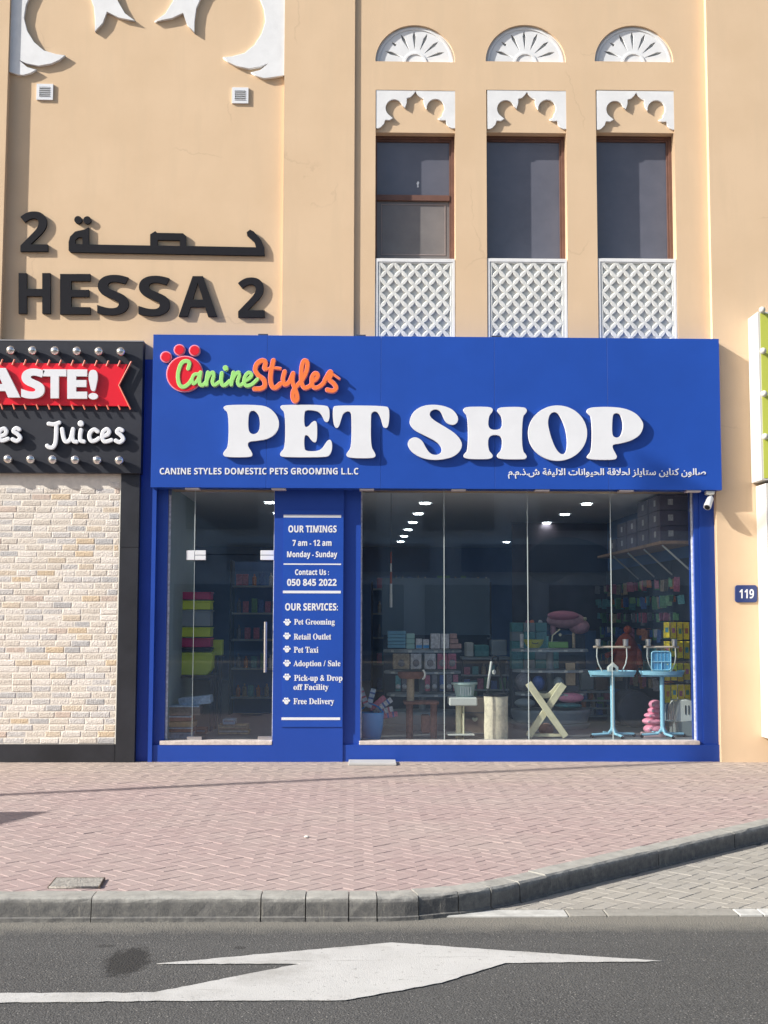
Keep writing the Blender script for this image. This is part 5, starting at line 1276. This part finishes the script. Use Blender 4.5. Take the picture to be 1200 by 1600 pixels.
# right wall: pegboard, shelf, brackets, hanging packs
pb = empty('peg_wall', 'dark peg wall hung with pet goods along the right side', 'display wall')
xw = XI1
for k in range(5): box('peg_panel', xw-.03, xw-.002, .35+k*1.2, .35+k*1.2+1.19, ZS+.3, 2.28, DARK, pb)
xsh = empty('wall_shelf', 'pine wall shelf on pale diagonal brackets high on the right wall', 'shelf')
zsh = D2(1075, 846, 14.1)[1]
box('plank', xw-.42, xw-.002, .45, 4.2, zsh-.035, zsh, WOOD, xsh)
for y_ in (.6, 1.5, 2.4, 3.3): MB().tube([(xw-.38, y_, zsh-.045), (xw-.03, y_, zsh-.36)], .011).build('bracket', OFFW, xsh, True)
BXP = mat('plum_carton', (.12, .105, .145), .6, var=.2, scale=10)
k = 0
for y_ in (.62, 1.22, 1.82, 2.42, 3.02):
    for r_ in range(3 if y_ < 1.5 else 2 if y_ < 2.6 else 1):
        t = empty('shelf_carton', 'plum carton with a white ticket, row %s, pile %s back on the pine shelf' % (('bottom', 'middle', 'top')[r_], ('first', 'second', 'third', 'fourth', 'fifth')[int((y_-.6)/.6+.1)]), 'carton', 'plum cartons on the pine shelf')
        box('body', xw-.40, xw-.05, y_, y_+.52, zsh+.001+r_*.185, zsh+.18+r_*.185, BXP, t, .004); box('ticket', xw-.30, xw-.24, y_-.004, y_-.001, zsh+.06+r_*.185, zsh+.13+r_*.185, PACKC[1], t); box('ticket', xw-.404, xw-.4005, y_+.18, y_+.26, zsh+.06+r_*.185, zsh+.13+r_*.185, PACKC[1], t)
# hanging packs: share meshes
PKM = []
for mi, m in enumerate([YEL]+PACKC):
    q = MB().box(-.055, .055, -.008, .008, -.20, 0, .004); q.box(-.006, .006, -.10, .05, -.012, -.004)
    bmesh.ops.recalc_face_normals(q.bm, faces=q.bm.faces); me = bpy.data.meshes.new('hanging_pack'); q.bm.to_mesh(me); q.bm.free(); me.materials.append(m); PKM.append(me)
rowsz = [WZ(y_, .5, 1070) for y_ in (975, 1005, 1040, 1074)]
for ri, z in enumerate(rowsz):
    for c_ in range(4):
        x_ = xw-.34+c_*.085; 
        t = empty('yellow_pack', 'yellow treat pack hanging in row %s, place %s, by the right jamb' % (('top', 'second', 'third', 'bottom')[ri], ('one', 'two', 'three', 'four')[c_]), 'pack', 'yellow packs hanging by the right jamb', loc=(x_, .62+.03*c_, z+.02))
        o = link('wrapper', PKM[0], None, t); o.rotation_euler = (0, 0, R(rg.uniform(-14, 14)))
        o.scale = (.6, 1, rg.uniform(.85, 1.05)); b_ = MB().box(-.03, .03, -.0115, -.0095, -.13, -.07).build('print', PACKC[(0, 6, 2, 3)[(ri+c_) % 4]], o)
rk = empty('pack_rack', 'dark wire rack holding the yellow packs beside the right jamb', 'rack')
for z in rowsz: MB().cyl((xw-.40, .70, z+.03), (xw-.002, .70, z+.03), .006, seg=8).build('rail', CHAR, rk)
PR = (2.05, 1.84, 1.63, 1.42, 1.21, 1.00, .79); PN = ('top', 'second', 'third', 'fourth', 'fifth', 'sixth', 'bottom')
for ri, z in enumerate(PR):
    y_ = .85+.04*(ri % 3); bias = rg.sample(range(1, 9), 4)
    while y_ < 5.6:
        mi = rg.choice(bias) if rg.random() < .75 else rg.randrange(1, 9); c_ = cn[mi-1]
        o = link('hanging_pack', PKM[mi], None); o.scale = (rg.uniform(.40, .80), 1, rg.uniform(.40, .88)); o.location = (xw-.07-rg.random()*.11, y_, z); o.rotation_euler = (R(rg.uniform(-4, 4)), R(rg.uniform(-5, 5)), R(rg.uniform(-30, 35)))
        far = 'near the glass' if y_ < 2 else 'midway along' if y_ < 3.8 else 'at the dim far end'
        tag(o, '%s pack in the %s peg row of the right wall, %s' % (c_, PN[ri], far), 'pack', '%s packs in the %s peg row %s' % (c_, PN[ri], far))
        y_ += rg.uniform(.085, .19)
for ri, z in enumerate(PR): MB().cyl((xw-.14, .82, z-.006), (xw-.14, 5.7, z-.006), .006, seg=6).build('rail', CHAR, pb)
# more low clutter in the middle of the shop
for k, (a, b, c, e, dd_, m, lb) in enumerate(((768, 1000, 792, 1024, 16.6, 'GREYSH', 'pale grey folded carrier on the dark gondola behind the cream barrel'), (742, 1008, 764, 1026, 16.6, 'TEALP', 'teal tub on the dark gondola left of the grey carrier'), (728, 1004, 740, 1026, 16.6, 'OFFW', 'narrow white box at the left end of the dark gondola'),
    (930, 1060, 950, 1078, 15.9, 'CARD', 'brown carton on the low dark gondola behind the left bird stand'), (908, 1052, 928, 1078, 15.9, 'GRYP', 'grey carton left of the brown carton on the low gondola'))):
    o = ib('stock_box', a, b, c, e, dd_, .25, globals()[m], None, .01); tag(o, lb, 'box', 'stock on the gondolas')
def gondola(lb, a, c, y_, dd_):
    t = empty('gondola', lb, 'shelving'); x0, z0 = D2(a, y_, dd_); x1, _ = D2(c, y_, dd_)
    box('top', x0, x1, dd_-13.52, dd_-13.1, z0-.03, z0-.001, GREYSH, t); box('core', x0+.03, x1-.03, dd_-13.35, dd_-13.15, ZS, z0-.03, DARK, t)
    for q in range(1, 4): zz_ = ZS+(z0-ZS)*q/4.2; box('shelf', x0, x1, dd_-13.52, dd_-13.35, zz_-.02, zz_, GREYSH, t)
    k = 0
    for q in range(1, 4):
        zz_ = ZS+(z0-ZS)*q/4.2; xx = x0+.03
        while xx < x1-.08:
            me, bt = BM[rg.randrange(8)]; o = bpy.data.objects.new('product', me); COL.objects.link(o); o.location = (xx+.04, dd_-13.45, zz_); o.scale = (1, 1, rg.uniform(.6, .95))
            c_ = me.materials[0].name[5:]; ll = ('low', 'middle', 'upper')[q-1]; tag(o, '%s %s on the %s ledge of the %s' % (c_, 'bottle' if bt else 'box', ll, lb.split(',')[0]), 'product', '%s %s on the %s ledge of the %s' % (c_, 'bottles' if bt else 'boxes', ll, lb.split(',')[0])); xx += rg.uniform(.09, .12)
gondola('dark centre gondola, behind the cream barrel', 722, 798, 1027, 16.6)
gondola('low dark gondola, behind the left bird stand', 905, 955, 1079, 15.9)
# hanging wand in left pane
t = empty('toy_wand', 'thin red and white wand hanging behind the left window pane', 'toy'); a = D2(611, 862, 14.4)
MB().cyl((a[0], .9, ZC+.015), (a[0], .9, a[1]), .004, seg=6).build('string', CHAR, t)
z_ = a[1]
for k, (l, m) in enumerate(((.14, RDC), (.10, OFFW), (.14, RDC), (.12, OFFW), (.16, OFFW))): MB().cyl((a[0], .9, z_), (a[0], .9, z_-l+.002), .009+.002*k, seg=10).build('segment', m, t, True); z_ -= l

# ================================================================== ACROSS THE STREET (seen in reflections) AND SHADOW CASTERS
ob = empty('opposite_building', 'plain shaded building across the road behind the viewer', 'building')
OB = mat('opposite_plaster', (.62, .72, .84), .9, var=.3, scale=.35)
box('wall', -40, 45, -46, -44, -.3, 13, OB, ob)
OD = mat('opposite_dark', (.06, .07, .09), .4, var=.3, scale=.5)
for k in range(14): box('shop_front', -38+k*5.9, -38+k*5.9+4.9, -43.99, -43.8, -.1, 3.0, OD, ob)
for k, (a, b) in enumerate(((-20, -9), (-6, 3.5), (5, 12), (16, 27))): box('sign_board', a, b, -43.7, -43.4, 3.6, 4.9, (mat('opp_sign_a', (.05, .07, .16), .5), mat('opp_sign_b', (.20, .16, .12), .5))[k % 2], ob)
for k in range(14):
    x0 = -36+k*5.6
    for z in (5.6, 9.0): box('window', x0, x0+3.4, -43.99, -43.9, z, z+2.4, mat('opposite_window', (.10, .14, .20), .4), ob)
# lamp post left, out of frame; its shadow crosses the pavement
lp_ = empty('lamp_post', 'tall slim grey lamp post standing left of the view', 'lamp post')
az = Vector((SUN.x, SUN.y)).normalized(); pA = Vector(G(0, 1242, 0)); L0 = 10.0; base = pA-az*L0
POLE = mat('pole_grey', (.4, .4, .4), .5)
top = 13.0
MB().cyl((base.x, base.y, 0), (base.x, base.y, top), .085, .045, 16).build('pole', POLE, lp_, True)
MB().tube([(base.x, base.y, top-.1), (base.x, base.y-.9, top+.15), (base.x, base.y-1.6, top+.2)], .04).build('arm', POLE, lp_, True)
MB().box(base.x-.12, base.x+.12, base.y-2.3, base.y-1.6, top+.14, top+.26, .03).build('lamp_head', POLE, lp_)
# unseen square canopy at left, added to cast the wedge shadow on the pavement
tip = Vector(G(80, 1268, 0)); L1 = 4.3; zc_ = L1*abs(SUN.z)/math.hypot(SUN.x, SUN.y); c0 = tip-az*L1
um = empty('cafe_parasol', 'square sand coloured parasol outside the left shop, out of view', 'parasol')
e1 = Vector((-.997, -.04)); e2 = Vector((-.34, -.94)).normalized(); s_ = 1.9
cs = [c0, c0+e1*s_, c0+e1*s_+e2*s_, c0+e2*s_]; mid = (cs[0]+cs[2])/2
V = [(p.x, p.y, zc_) for p in cs]+[(mid.x, mid.y, zc_+.35)]+[(p.x, p.y, zc_-.12) for p in cs]
me = bpy.data.meshes.new('canopy'); me.from_pydata(V, [], [(0, 1, 4), (1, 2, 4), (2, 3, 4), (3, 0, 4), (0, 5, 6, 1), (1, 6, 7, 2), (2, 7, 8, 3), (3, 8, 5, 0)]); link('canopy', me, mat('canvas', (.5, .42, .3), .9), um)
MB().cyl((mid.x, mid.y, 0), (mid.x, mid.y, zc_+.36), .025).build('pole', POLE, um, True); MB().cyl((mid.x, mid.y, 0), (mid.x, mid.y, .08), .28).build('base', CHAR, um)
